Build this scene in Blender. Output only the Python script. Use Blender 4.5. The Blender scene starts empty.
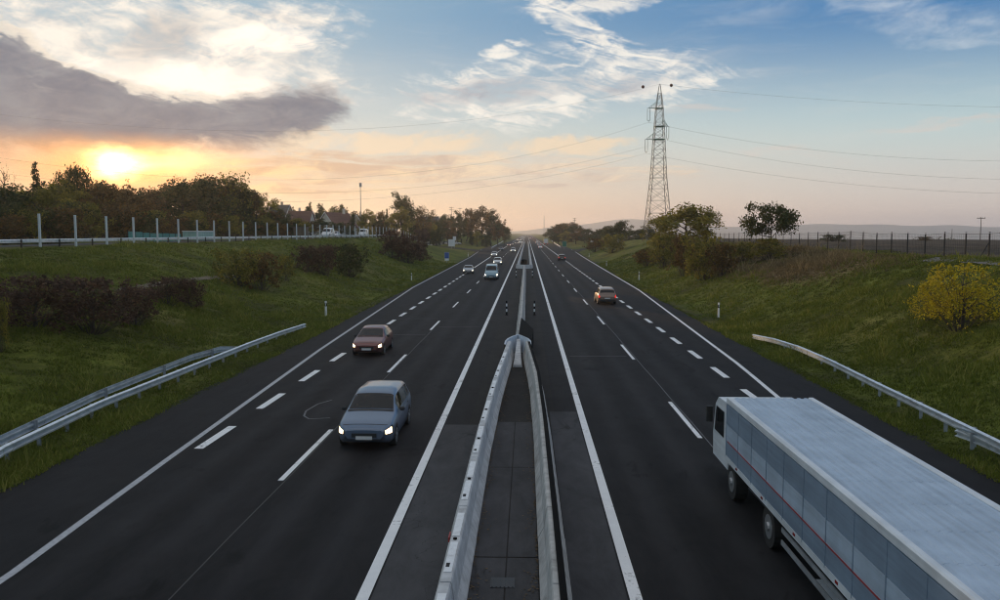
import bpy, math, random
import numpy as np
from mathutils import Vector, Matrix

C = bpy.context.scene.collection
SC = bpy.context.scene
R = math.radians
H = 6.9                      # eye height above the carriageway: standing on an overbridge

# ------------------------------------------------------------------ camera
cam = bpy.data.cameras.new('camera')
cam_ob = bpy.data.objects.new('camera', cam)
C.objects.link(cam_ob)
cam.sensor_width = 36.0
cam.lens = 29.74
cam.clip_start = 0.5
cam.clip_end = 60000
cam_ob.location = (0, 0, H)
cam_ob.rotation_euler = (R(90 - 4.64), 0, R(1.87))
SC.camera = cam_ob
bpy.context.view_layer.update()
CM = np.array(cam_ob.rotation_euler.to_matrix())

def ray(px, py):
    """world direction through a point of the photograph (1000 x 600)"""
    d = CM @ np.array([(px - 500) / 826.1, (300 - py) / 826.1, -1.0])
    return d / np.linalg.norm(d)

def W(px, py, z=0.0):
    d = ray(px, py)
    t = (z - H) / d[2]
    return d[0] * t, d[1] * t

def WD(px, py, Y):
    d = ray(px, py)
    t = Y / d[1]
    return d[0] * t, Y, H + d[2] * t

def ang(px, py):
    d = ray(px, py)
    return math.degrees(math.atan2(d[0], d[1])), math.degrees(math.asin(d[2]))

# ------------------------------------------------------------------ render settings
SC.view_settings.view_transform = 'Standard'
SC.view_settings.look = 'None'
SC.view_settings.exposure = 0.0
SC.view_settings.gamma = 1.0
SC.cycles.use_denoising = True
SC.cycles.filter_width = 1.15
SC.cycles.max_bounces = 6
SC.cycles.transparent_max_bounces = 8
SC.cycles.volume_bounces = 1
SC.cycles.sample_clamp_indirect = 4.0

# ------------------------------------------------------------------ node expressions
class Ex:
    def __init__(s, nt, k): s.nt, s.k = nt, k
    def _m(s, op, *a, clamp=False):
        n = s.nt.nodes.new('ShaderNodeMath'); n.operation = op; n.use_clamp = clamp
        for i, v in enumerate((s,) + a):
            if isinstance(v, Ex): s.nt.links.new(v.k, n.inputs[i])
            else: n.inputs[i].default_value = v
        return Ex(s.nt, n.outputs[0])
    def __add__(s, o): return s._m('ADD', o)
    __radd__ = __add__
    def __mul__(s, o): return s._m('MULTIPLY', o)
    __rmul__ = __mul__
    def __sub__(s, o): return s._m('SUBTRACT', o)
    def __rsub__(s, o): return (s * -1.0) + o
    def __truediv__(s, o): return s._m('DIVIDE', o)
    def max(s, o): return s._m('MAXIMUM', o)
    def min(s, o): return s._m('MINIMUM', o)
    def clamp(s): return s._m('ADD', 0.0, clamp=True)
    def exp(s): return Ex(s.nt, _c(s.nt, math.e)._m('POWER', s).k)
    def pow(s, p): return s._m('POWER', p)
    def smooth(s, a, b):
        n = s.nt.nodes.new('ShaderNodeMapRange'); n.interpolation_type = 'SMOOTHSTEP'
        s.nt.links.new(s.k, n.inputs['Value'])
        n.inputs['From Min'].default_value = a; n.inputs['From Max'].default_value = b
        n.inputs['To Min'].default_value = 0; n.inputs['To Max'].default_value = 1
        return Ex(s.nt, n.outputs['Result'])

def _c(nt, v):
    n = nt.nodes.new('ShaderNodeValue'); n.outputs[0].default_value = v
    return Ex(nt, n.outputs[0])

def vec(nt, x, y, z=0.0):
    n = nt.nodes.new('ShaderNodeCombineXYZ')
    for i, v in enumerate((x, y, z)):
        if isinstance(v, Ex): nt.links.new(v.k, n.inputs[i])
        else: n.inputs[i].default_value = v
    return n.outputs[0]

def noise(nt, v, scale=1.0, detail=6.0, rough=0.55, dist=0.0):
    n = nt.nodes.new('ShaderNodeTexNoise')
    if v is not None: nt.links.new(v, n.inputs['Vector'])
    n.inputs['Scale'].default_value = scale; n.inputs['Detail'].default_value = detail
    n.inputs['Roughness'].default_value = rough; n.inputs['Distortion'].default_value = dist
    return Ex(nt, n.outputs['Fac'])

def mixc(nt, fac, a, b, mode='MIX'):
    n = nt.nodes.new('ShaderNodeMix'); n.data_type = 'RGBA'; n.blend_type = mode; n.clamp_factor = True
    for k, v in ((0, fac), (6, a), (7, b)):
        if isinstance(v, Ex): nt.links.new(v.k, n.inputs[k])
        elif isinstance(v, bpy.types.NodeSocket): nt.links.new(v, n.inputs[k])
        elif k == 0: n.inputs[k].default_value = v
        else: n.inputs[k].default_value = (v[0], v[1], v[2], 1)
    return n.outputs[2]

def lin(r, g, b):
    f = lambda c: (c / 255 / 12.92) if c <= 10 else ((c / 255 + 0.055) / 1.055) ** 2.4
    return (f(r), f(g), f(b))

# ------------------------------------------------------------------ sky
SUN_A, SUN_E = ang(114, 162)
world = bpy.data.worlds.new('World')
SC.world = world
world.use_nodes = True
nt = world.node_tree
bg = nt.nodes['Background']
sky = nt.nodes.new('ShaderNodeTexSky')
sky.sky_type = 'NISHITA'
sky.sun_disc = False
sky.sun_elevation = R(SUN_E)
sky.sun_rotation = R(SUN_A)
sky.air_density = 1.0
sky.dust_density = 1.5
sky.ozone_density = 2.0

def build_sky():
    tc = nt.nodes.new('ShaderNodeTexCoord')
    sx = nt.nodes.new('ShaderNodeSeparateXYZ')
    nt.links.new(tc.outputs['Generated'], sx.inputs[0])
    X, Y, Z = (Ex(nt, sx.outputs[i]) for i in range(3))
    A = X._m('ARCTAN2', Y) * (180 / math.pi)
    E = Z._m('ARCSINE') * (180 / math.pi)
    K = 14.42
    # domain warp shared by the clouds, in degrees; clouds stretch sideways near the horizon
    wv = vec(nt, A * 0.16, E * 0.34, 3.1)
    n1 = nt.nodes.new('ShaderNodeTexNoise'); nt.links.new(wv, n1.inputs['Vector'])
    n1.inputs['Scale'].default_value = 1.0; n1.inputs['Detail'].default_value = 5
    sc = nt.nodes.new('ShaderNodeSeparateColor'); nt.links.new(n1.outputs['Color'], sc.inputs[0])
    w1, w2, w3 = (Ex(nt, sc.outputs[i]) - 0.5 for i in range(3))
    n2 = nt.nodes.new('ShaderNodeTexNoise'); nt.links.new(vec(nt, A * 0.75, E * 1.5, 8.7), n2.inputs['Vector'])
    n2.inputs['Scale'].default_value = 1.0; n2.inputs['Detail'].default_value = 7; n2.inputs['Roughness'].default_value = 0.6
    sc2 = nt.nodes.new('ShaderNodeSeparateColor'); nt.links.new(n2.outputs['Color'], sc2.inputs[0])
    f1, f2, f3 = (Ex(nt, sc2.outputs[i]) - 0.5 for i in range(3))
    Aw = A + w1 * 5.0 + f1 * 1.6
    Ew = E + w2 * 1.8 + f2 * 0.8

    def ell(px, py, rx, ry, rot=0.0, a=Aw, e=Ew):
        """1 at the centre of an ellipse, 0 on its rim, negative outside; given in the picture's own measure"""
        a0, e0 = ang(px, py)
        ca = math.cos(R(a0))
        rx = rx / K * ca * ca; ry = ry / K * ca
        da = a - a0; de = e - e0
        c, s = math.cos(R(rot)), math.sin(R(rot))
        u = (da * c + de * s) * (1 / rx); v = (de * c - da * s) * (1 / ry)
        return 1.0 - (u * u + v * v)

    # streaky textures
    def streak(sx_, sy_, seed, detail=8, rough=0.62, rot=0.0, dist=0.6):
        c, s = math.cos(R(rot)), math.sin(R(rot))
        a = A + w1 * 2.5; e = E + w2 * 1.2
        return noise(nt, vec(nt, (a * c + e * s) * sx_, (e * c - a * s) * sy_, seed), 1.0, detail, rough, dist)
    st_a = streak(0.11, 0.75, 1.3)
    st_b = streak(0.22, 0.55, 5.9, rot=12)
    st_c = streak(0.16, 1.7, 9.2)
    st_d = streak(0.34, 1.5, 12.6, rot=-14, dist=0.9)
    puff = noise(nt, vec(nt, Aw * 0.30, Ew * 0.55, 4.4), 1.0, 7, 0.6, 0.4)

    # clear air: the sky texture, veiled towards the horizon by evening haze
    clear = mixc(nt, 1.0, sky.outputs[0], (0.075, 0.075, 0.075), 'MULTIPLY')
    side = A.smooth(-30, 30)                                        # sunward (0) to away (1)
    up = mixc(nt, side, lin(142, 184, 208), lin(66, 132, 190))
    clear = mixc(nt, 0.86, clear, mixc(nt, E.smooth(16, 45), up, lin(200, 203, 208)))
    mid = mixc(nt, side, lin(214, 216, 210), lin(196, 217, 216))
    clear = mixc(nt, (1.0 - E.smooth(5.0, 14.5)) * 0.96, clear, mid)
    peach = mixc(nt, side, lin(254, 206, 146), lin(222, 204, 192))
    clear = mixc(nt, (1.0 - E.smooth(0.3, 8.2)) * 0.92, clear, peach)
    low = mixc(nt, side, lin(250, 164, 82), lin(214, 194, 186))
    clear = mixc(nt, (1.0 - E.smooth(-0.5, 2.6)) * 0.8, clear, low)
    # glow round the sun
    da = (A - SUN_A) * math.cos(R(SUN_A)) ; de = E - SUN_E
    d2 = da * da + de * de * 1.6
    d2w = (da + w1 * 2.0) * (da + w1 * 2.0) * 0.35 + (de + w2 * 0.8) * (de + w2 * 0.8) * 2.4
    col = clear
    # generic thin cirrus all over the sky
    a = ((st_a - 0.5) * 3.0).clamp() * E.smooth(1.0, 7) * 0.20
    col = mixc(nt, a, col, lin(232, 226, 218))
    # warm yellow air round the sun below the cloud bank
    g2 = (d2w * -0.065).exp() * (1.0 - E.smooth(3.5, 8.0))
    col = mixc(nt, g2 * 0.95, col, lin(255, 146, 38))

    # low banded stratus above the horizon
    m = ell(420, 172, 330, 26).max(ell(60, 172, 120, 14)).max(ell(300, 190, 190, 14) - 0.1)
    band = (m.clamp() * 0.9 + (st_c - 0.52) * 3.2)
    al = band.smooth(0.15, 0.95) * m.smooth(0.0, 0.4)
    lit = mixc(nt, A.smooth(-24, 2), lin(255, 212, 140), lin(244, 220, 190))
    shd = mixc(nt, A.smooth(-24, 2), lin(212, 158, 108), lin(204, 184, 170))
    col = mixc(nt, al * 0.8, col, mixc(nt, st_b.smooth(0.40, 0.62), shd, lit))
    # cream top of the stratus (250..480, 130..150)
    m = ell(400, 143, 150, 13).max(ell(560, 147, 110, 12)).max(ell(300, 140, 70, 16))
    al = (m.clamp() + (puff - 0.5) * 2.4).smooth(0.25, 1.0) * m.smooth(0, 0.5)
    col = mixc(nt, al * 0.85, col, lin(244, 220, 188))

    # bright white cloud above the bank on the sun's side
    m = ell(190, 54, 190, 74).max(ell(60, 38, 150, 46, -14) - 0.05).max(ell(245, 18, 135, 22, 4)).max(ell(315, 90, 66, 24) - 0.1)
    al = (m * 0.85 + (puff - 0.5) * 1.9 + (st_b - 0.5) * 1.8 + (st_d - 0.5) * 1.6).smooth(0.0, 1.1) * m.smooth(-0.25, 0.5)
    wht = mixc(nt, (puff * 0.5 + st_b * 0.5).smooth(0.34, 0.60), lin(204, 200, 198), lin(255, 247, 234))
    col = mixc(nt, al * 0.96, col, wht)
    core = ell(165, 74, 95, 26, 0).max(ell(225, 78, 75, 24)).max(ell(255, 40, 70, 20, 8) - 0.2)
    add = (core + (puff - 0.5) * 1.8 + (st_b - 0.5) * 1.0).smooth(-0.1, 1.1)
    col = mixc(nt, add * 0.9, col, (1.25, 1.13, 0.98))
    # grey swirl inside it
    m = ell(158, 40, 60, 34, 30)
    al = (m + (puff - 0.5) * 2.4).smooth(-0.1, 1.3)
    col = mixc(nt, al * 0.5, col, lin(176, 170, 168))

    # dark bank
    m = ell(70, 117, 285, 43).max(ell(-8, 66, 112, 50, -32)).max(ell(95, 92, 90, 22, -14)).max(ell(270, 116, 100, 34, 8)).max(ell(170, 124, 190, 34)).max(ell(-130, 100, 260, 80))
    bank = (m * 1.25 + (puff - 0.5) * 1.5 + (st_a - 0.5) * 0.8 + (st_d - 0.5) * 0.9).smooth(-0.06, 1.0) * m.smooth(-0.16, 0.36)
    warm = (1.0 - E.smooth(4.7, 6.6)) * (1.0 - A.smooth(-24, -10) * 0.6)
    bc = mixc(nt, warm, mixc(nt, (st_b * 0.5 + puff * 0.5).smooth(0.32, 0.68), lin(70, 84, 112), lin(120, 128, 142)), lin(184, 126, 84))
    rim = ((1.0 - (bank - 0.42) * (bank - 0.42) * 7.0).clamp()) * ell(110, 76, 210, 46, -12).smooth(0, 0.7)
    col = mixc(nt, bank * 0.95, col, bc)
    col = mixc(nt, rim * 0.6, col, lin(255, 242, 222))

    # white streak and spread cloud in the middle
    m = ell(580, 26, 115, 22, -33).max(ell(640, 60, 95, 24, -14)).max(ell(545, 92, 190, 40, 4)).max(ell(650, 80, 90, 24, 3)).max(ell(505, 48, 34, 9, 6) - 0.2).max(ell(610, 2, 90, 13, 10) - 0.2)
    al = (m * 0.72 + (st_b - 0.5) * 2.2 + (st_d - 0.5) * 2.8 + (puff - 0.5) * 1.0).smooth(0.0, 1.0) * m.smooth(-0.35, 0.6)
    shade = ell(480, 92, 110, 17, 4).max(ell(590, 86, 100, 15) - 0.25).clamp() * (puff - 0.2) * 2.6
    cc = mixc(nt, shade.clamp(), mixc(nt, st_b.smooth(0.35, 0.62), lin(226, 224, 220), lin(255, 249, 238)), lin(168, 172, 182))
    col = mixc(nt, al * 0.9, col, cc)

    # wisps high on the far side
    m = ell(925, 18, 95, 28, -18).max(ell(945, 42, 70, 9, -6)).max(ell(860, 5, 55, 20, -20) - 0.1).max(ell(760, 10, 90, 20, 20) - 0.45)
    al = (m * 0.6 + (st_b - 0.5) * 3.2).smooth(0.0, 1.4) * m.smooth(-0.2, 0.7)
    col = mixc(nt, al * 0.62, col, lin(214, 222, 228))
    # faint pink scraps low on the far side
    m = ell(790, 152, 90, 9, -4).max(ell(960, 122, 120, 6, 3)).max(ell(700, 110, 60, 8))
    al = (m.clamp() * 0.6 + (st_c - 0.5) * 2.0).smooth(0.15, 1.0) * m.smooth(0, 0.5)
    col = mixc(nt, al * 0.55, col, lin(226, 208, 196))
    # dusk blue-grey rim on the far side
    col = mixc(nt, (1.0 - E.smooth(-0.5, 1.6)) * A.smooth(-2, 18) * 0.45, col, lin(172, 164, 176))

    # the sun itself, seen through a gap under the bank
    gap = 1.0 - (E - SUN_E + (puff - 0.5) * 1.6).smooth(0.7, 1.9)
    dx = da + w1 * 2.4 + f1 * 1.6; dy = de + w2 * 0.8 + f2 * 0.8
    dd = dx * dx * 0.40 + dy * dy * 0.75
    dr = (dx - 2.2) * (dx - 2.2) * 0.10 + (dy - 0.1) * (dy - 0.1) * 1.6        # brightness trailing along the gap
    glow = ((dd * -2.7).exp() + (dr * -1.2).exp() * 0.16) * gap
    glow2 = ((dd * -0.16).exp() + (dr * -0.3).exp() * 0.5) * gap
    n = nt.nodes.new('ShaderNodeMix'); n.data_type = 'RGBA'; n.blend_type = 'ADD'; n.clamp_factor = False
    nt.links.new(glow.k, n.inputs[0]); nt.links.new(col, n.inputs[6]); n.inputs[7].default_value = (8.0, 5.2, 2.0, 1)
    n_2 = nt.nodes.new('ShaderNodeMix'); n_2.data_type = 'RGBA'; n_2.blend_type = 'ADD'; n_2.clamp_factor = False
    nt.links.new(glow2.k, n_2.inputs[0]); nt.links.new(n.outputs[2], n_2.inputs[6]); n_2.inputs[7].default_value = (0.46, 0.17, 0.0, 1)
    nt.links.new(n_2.outputs[2], bg.inputs['Color'])
    bg.inputs['Strength'].default_value = 1.0
build_sky()

# ------------------------------------------------------------------ sun, low over the trees
sl = bpy.data.lights.new('sun', 'SUN')
sl.energy = 2.2
sl.angle = R(0.6)
sl.color = (1.0, 0.62, 0.32)
sun = bpy.data.objects.new('sun', sl)
C.objects.link(sun)
sd = ray(114, 162)
sun.rotation_euler = Vector((-sd[0], -sd[1], -sd[2])).to_track_quat('-Z', 'Y').to_euler()
sun.location = (-40, 60, 40)

# ------------------------------------------------------------------ materials
MATS = {}
def new_mat(name):
    m = bpy.data.materials.new(name); m.use_nodes = True
    MATS[name] = m
    return m, m.node_tree, m.node_tree.nodes['Principled BSDF']

def mat(name, col, rough=0.6, metal=0.0, var=0.15, scale=4.0, bump=0.0, spec=0.5, dirt=None, coat=0.0):
    """plain surface with uneven tone and a little relief, in object space"""
    m, t, p = new_mat(name)
    tc = t.nodes.new('ShaderNodeTexCoord')
    f = noise(t, tc.outputs['Object'], scale, 6, 0.6)
    lo = tuple(c * (1 - var) for c in col); hi = tuple(min(1, c * (1 + var)) for c in col)
    c = mixc(t, f.smooth(0.3, 0.7), lo, hi)
    if dirt:
        g = noise(t, tc.outputs['Object'], scale * 0.37, 8, 0.68, 0.5)
        c = mixc(t, g.smooth(0.52, 0.75) * 0.7, c, dirt)
    t.links.new(c, p.inputs['Base Color'])
    rr = f * 0.2 + (rough - 0.1)
    t.links.new(rr.k, p.inputs['Roughness'])
    p.inputs['Metallic'].default_value = metal
    p.inputs['Specular IOR Level'].default_value = spec
    p.inputs['Coat Weight'].default_value = coat
    if bump:
        b = t.nodes.new('ShaderNodeBump'); b.inputs['Strength'].default_value = bump; b.inputs['Distance'].default_value = 0.02
        t.links.new(f.k, b.inputs['Height']); t.links.new(b.outputs[0], p.inputs['Normal'])
    return m

def glow_mat(name, col, s):
    m, t, p = new_mat(name)
    p.inputs['Base Color'].default_value = (*col, 1)
    p.inputs['Emission Color'].default_value = (*col, 1)
    p.inputs['Emission Strength'].default_value = s
    p.inputs['Roughness'].default_value = 0.2
    return m

def asphalt(name, base, streak_amt=0.35, patchy=0.25, tracks=False):
    m, t, p = new_mat(name)
    g = t.nodes.new('ShaderNodeNewGeometry')
    s = t.nodes.new('ShaderNodeSeparateXYZ'); t.links.new(g.outputs['Position'], s.inputs[0])
    x, y = Ex(t, s.outputs[0]), Ex(t, s.outputs[1])
    fine = noise(t, g.outputs['Position'], 42.0, 3, 0.7)
    along = noise(t, vec(t, x * 1.1, y * 0.018, 0), 1.0, 6, 0.62)
    along2 = noise(t, vec(t, x * 4.5, y * 0.05, 3), 1.0, 4, 0.6)
    patch = noise(t, vec(t, x * 0.22, y * 0.12, 7), 1.0, 7, 0.62)
    v = (along - 0.5) * streak_amt * 2 + (along2 - 0.5) * streak_amt + (patch - 0.5) * patchy * 2.6 + (fine - 0.5) * 0.85
    mid = noise(t, vec(t, x * 1.3, y * 0.55, 11), 1.0, 7, 0.68, 0.6)
    v = v + (mid - 0.5) * 2.4
    if tracks:      # lanes 3.75 m wide: wheels polish two paler bands in each, oil darkens the middle
        for c0 in (-4.98, -8.72, 3.98, 7.72):
            dx = x - c0
            for o in (-0.82, 0.82): v = v + ((dx - o) * (dx - o) * -9.0).exp() * (along * 0.9 + 0.25)
            v = v + (dx * dx * -7.0).exp() * (patch * -0.8)
    c = mixc(t, (v * 0.5 + 0.5).clamp(), tuple(k * 0.42 for k in base), tuple(k * 1.65 for k in base))
    spill = noise(t, vec(t, x * 0.9, y * 0.35, 23), 1.0, 6, 0.62, 0.8)
    c = mixc(t, spill.smooth(0.60, 0.70) * 0.65, c, tuple(k * 0.25 for k in base))
    grit = noise(t, vec(t, x * 5.0, y * 3.0, 31), 1.0, 4, 0.7)
    c = mixc(t, grit.smooth(0.68, 0.76) * patch.smooth(0.45, 0.6) * 0.8, c, tuple(k * 3.2 for k in base))
    # tar-sealed hairline cracks
    vo = t.nodes.new('ShaderNodeTexVoronoi'); vo.feature = 'DISTANCE_TO_EDGE'
    w = noise(t, g.outputs['Position'], 0.9, 4, 0.6)
    t.links.new(vec(t, x * 0.16 + w * 0.4, y * 0.055 + w * 0.3, 0), vo.inputs['Vector']); vo.inputs['Scale'].default_value = 1.0
    crack = (1.0 - Ex(t, vo.outputs['Distance']).smooth(0.0, 0.0045)) * patch.smooth(0.42, 0.62)
    c = mixc(t, crack * 0.6, c, tuple(k * 0.3 for k in base))
    t.links.new(c, p.inputs['Base Color'])
    t.links.new((fine * 0.2 + along * 0.15 + 0.62).k, p.inputs['Roughness'])
    p.inputs['Specular IOR Level'].default_value = 0.12
    b = t.nodes.new('ShaderNodeBump'); b.inputs['Strength'].default_value = 0.35; b.inputs['Distance'].default_value = 0.01
    t.links.new(fine.k, b.inputs['Height']); t.links.new(b.outputs[0], p.inputs['Normal'])
    return m

M_ASPH = asphalt('asphalt', (0.0165, 0.0160, 0.0172), 0.60, 0.55, True)
M_SHOULDER = asphalt('worn_asphalt', (0.055, 0.055, 0.059), 0.35, 0.6)
M_MEDIAN = asphalt('median_asphalt', (0.022, 0.0205, 0.0195), 0.2, 0.8)

def paint_mat():
    m, t, p = new_mat('road_paint')
    g = t.nodes.new('ShaderNodeNewGeometry')
    f = noise(t, g.outputs['Position'], 7.0, 8, 0.72)
    f2 = noise(t, g.outputs['Position'], 0.8, 6, 0.65)
    wear = ((f - 0.5) * 1.7 + (f2 - 0.5) * 1.9 + 0.17).smooth(0.28, 0.62)
    c = mixc(t, wear * 0.8, mixc(t, f2.smooth(0.3, 0.7), (0.72, 0.73, 0.74), (0.86, 0.86, 0.86)), (0.10, 0.10, 0.11))
    t.links.new(c, p.inputs['Base Color']); p.inputs['Roughness'].default_value = 0.55
    return m
M_PAINT = paint_mat()
def oldpaint_mat():
    m, t, p = new_mat('old_road_paint')
    g = t.nodes.new('ShaderNodeNewGeometry')
    f = noise(t, g.outputs['Position'], 9.0, 8, 0.72)
    c = mixc(t, f.smooth(0.35, 0.65), (0.30, 0.31, 0.34), (0.46, 0.47, 0.5))
    t.links.new(c, p.inputs['Base Color']); p.inputs['Roughness'].default_value = 0.6
    return m
M_OLDPAINT = oldpaint_mat()
M_CONC = mat('concrete', (0.50, 0.51, 0.52), 0.85, 0, 0.16, 3.0, 0.3, 0.3, dirt=(0.13, 0.115, 0.095))
M_CONCD = mat('weathered_concrete', (0.42, 0.42, 0.41), 0.85, 0, 0.2, 2.5, 0.3, 0.3, dirt=(0.12, 0.115, 0.10))
M_GALV = mat('galvanised_steel', (0.70, 0.74, 0.78), 0.40, 0.75, 0.12, 3.0, 0.0, dirt=(0.34, 0.33, 0.30))
M_GALVD = mat('dull_galvanised_steel', (0.40, 0.42, 0.44), 0.55, 0.6, 0.15, 3.0, 0.0)
M_DARKST = mat('dark_steel', (0.016, 0.016, 0.017), 0.85, 0.0, 0.2, 3.0)
M_BLACK = mat('black_rubber', (0.005, 0.005, 0.0055), 0.9, 0, 0.3, 5.0, 0.2, 0.08)
M_WHITE = mat('white_enamel', (0.78, 0.79, 0.80), 0.45, 0, 0.06, 3.0)
M_PLATE = mat('plate_white', (0.74, 0.76, 0.78), 0.5, 0, 0.08, 8.0, dirt=(0.4, 0.4, 0.4))
M_RED = mat('red_paint', (0.35, 0.03, 0.03), 0.5, 0, 0.1, 3.0)
M_BLUES = mat('sign_blue', (0.02, 0.09, 0.32), 0.45, 0, 0.08, 3.0)
M_GREENS = mat('sign_green', (0.01, 0.16, 0.10), 0.45, 0, 0.08, 3.0)
M_LATT = mat('pylon_steel', (0.085, 0.10, 0.095), 0.6, 0.3, 0.15, 2.0)
M_GREENST = mat('green_painted_steel', (0.05, 0.17, 0.12), 0.6, 0.1, 0.15, 2.0)
M_GLASSI = mat('insulator_glass', (0.06, 0.11, 0.09), 0.2, 0, 0.1, 5.0)
M_WOODP = mat('creosoted_wood', (0.09, 0.075, 0.06), 0.85, 0, 0.25, 4.0, 0.3)

# ------------------------------------------------------------------ mesh helpers
def props(o, label=None, cat=None, group=None, kind=None):
    if label: o['label'] = label
    if cat: o['category'] = cat
    if group: o['group'] = group
    if kind: o['kind'] = kind
    return o

def empty(name, loc, rz=0.0, **k):
    o = bpy.data.objects.new(name, None); C.objects.link(o)
    o.location = loc; o.rotation_euler = (0, 0, rz); o.empty_display_size = 0.3
    return props(o, **k)

class MB:
    def __init__(s): s.v, s.f, s.m = [], [], []
    def quad(s, pts, mi=0):
        b = len(s.v); s.v += [tuple(p) for p in pts]; s.f.append(tuple(range(b, b + len(pts)))); s.m.append(mi); return s
    def box(s, c, d, rz=0.0, mi=0, ch=0.0):
        cx, cy, cz = c; hx, hy, hz = d[0] / 2, d[1] / 2, d[2] / 2
        cs, sn = math.cos(rz), math.sin(rz); b = len(s.v)
        if ch <= 0:
            ring = [(-hx, -hy), (hx, -hy), (hx, hy), (-hx, hy)]
        else:
            k = min(ch, hx * 0.9, hy * 0.9)
            ring = [(-hx + k, -hy), (hx - k, -hy), (hx, -hy + k), (hx, hy - k), (hx - k, hy), (-hx + k, hy), (-hx, hy - k), (-hx, -hy + k)]
        n = len(ring)
        for z in (-hz, hz):
            for x, y in ring: s.v.append((cx + x * cs - y * sn, cy + x * sn + y * cs, cz + z))
        s.f.append(tuple(range(b + n - 1, b - 1, -1))); s.f.append(tuple(range(b + n, b + 2 * n)))
        for i in range(n):
            j = (i + 1) % n; s.f.append((b + i, b + j, b + n + j, b + n + i))
        s.m += [mi] * (n + 2)
        return s
    def tube(s, p0, p1, r0, r1=None, n=6, mi=0, cap=True):
        r1 = r0 if r1 is None else r1
        p0, p1 = Vector(p0), Vector(p1); d = (p1 - p0)
        if d.length < 1e-6: return s
        d.normalize(); a = d.orthogonal().normalized(); c = d.cross(a); b = len(s.v)
        for p, r in ((p0, r0), (p1, r1)):
            for i in range(n):
                t = 2 * math.pi * i / n; q = p + (a * math.cos(t) + c * math.sin(t)) * r; s.v.append(tuple(q))
        for i in range(n):
            j = (i + 1) % n; s.f.append((b + i, b + j, b + n + j, b + n + i)); s.m.append(mi)
        if cap:
            s.f.append(tuple(range(b + n - 1, b - 1, -1))); s.f.append(tuple(range(b + n, b + 2 * n))); s.m += [mi, mi]
        return s
    def prism(s, prof, p0, p1, up=(0, 0, 1), mi=0):
        """closed profile (u sideways, w up) swept from p0 to p1"""
        p0, p1 = Vector(p0), Vector(p1); d = (p1 - p0).normalized(); up = Vector(up)
        sd = d.cross(up).normalized(); b = len(s.v); n = len(prof)
        for p in (p0, p1):
            for u, w in prof: s.v.append(tuple(p + sd * u + up * w))
        for i in range(n):
            j = (i + 1) % n; s.f.append((b + i, b + j, b + n + j, b + n + i)); s.m.append(mi)
        s.f.append(tuple(range(b + n - 1, b - 1, -1))); s.f.append(tuple(range(b + n, b + 2 * n))); s.m += [mi, mi]
        return s
    def ball(s, c, r, n=10, mi=0, sz=(1, 1, 1)):
        b = len(s.v); k = n // 2
        for i in range(k + 1):
            a = math.pi * i / k
            for j in range(n):
                t = 2 * math.pi * j / n
                s.v.append((c[0] + r * sz[0] * math.sin(a) * math.cos(t), c[1] + r * sz[1] * math.sin(a) * math.sin(t), c[2] + r * sz[2] * math.cos(a)))
        for i in range(k):
            for j in range(n):
                s.f.append((b + i * n + j, b + (i + 1) * n + j, b + (i + 1) * n + (j + 1) % n, b + i * n + (j + 1) % n)); s.m.append(mi)
        return s
    def mesh(s, name, mats):
        me = bpy.data.meshes.new(name); me.from_pydata(s.v, [], s.f)
        for q in (mats if isinstance(mats, (list, tuple)) else [mats]): me.materials.append(q)
        if any(s.m): me.polygons.foreach_set('material_index', s.m)
        me.validate(); me.update()
        return me
    def build(s, name, mats, parent=None, smooth=False, **k):
        me = s.mesh(name, mats)
        if smooth: me.polygons.foreach_set('use_smooth', [True] * len(me.polygons))
        return link(name, me, parent, **k)

def link(name, me, parent=None, loc=None, rz=None, **k):
    o = bpy.data.objects.new(name, me); C.objects.link(o)
    if parent: o.parent = parent
    if loc is not None: o.location = loc
    if rz is not None: o.rotation_euler = (0, 0, rz)
    return props(o, **k)

def np_mesh(name, V, F, mats, smooth=False, attrs=None):
    V = np.asarray(V, np.float32); F = np.asarray(F, np.int32)
    me = bpy.data.meshes.new(name); nf, k = F.shape
    me.vertices.add(len(V)); me.vertices.foreach_set('co', V.ravel())
    me.loops.add(nf * k); me.loops.foreach_set('vertex_index', F.ravel())
    me.polygons.add(nf); me.polygons.foreach_set('loop_start', np.arange(0, nf * k, k, dtype=np.int32))
    me.polygons.foreach_set('loop_total', np.full(nf, k, np.int32))
    if smooth: me.polygons.foreach_set('use_smooth', np.ones(nf, bool))
    for q in (mats if isinstance(mats, (list, tuple)) else [mats]): me.materials.append(q)
    for an, av in (attrs or {}).items():
        a = me.attributes.new(an, 'FLOAT', 'POINT'); a.data.foreach_set('value', np.asarray(av, np.float32))
    me.update(calc_edges=True)
    return me

def copy_tree(o, parent=None):
    c = o.copy(); C.objects.link(c)
    if parent: c.parent = parent
    for ch in list(o.children): copy_tree(ch, c)
    return c

# ------------------------------------------------------------------ terrain
def sst(t):
    t = np.clip(t, 0, 1); return t * t * (3 - 2 * t)
EL_Y = [-400, 0, 50, 104, 160, 237, 340, 420, 520, 700, 1200, 3000]
EL_X = [-14.1, -14.1, -14.3, -14.9, -15.6, -16.7, -19.5, -19.5, -16.5, -14.0, -13.5, -13.5]
ER_X = [13.1, 13.1, 13.45, 14.0, 15.2, 16.6, 19.0, 19.0, 16.0, 13.2, 12.6, 12.6]
edge_l = lambda y: np.interp(y, EL_Y, EL_X)
edge_r = lambda y: np.interp(y, EL_Y, ER_X)

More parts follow.
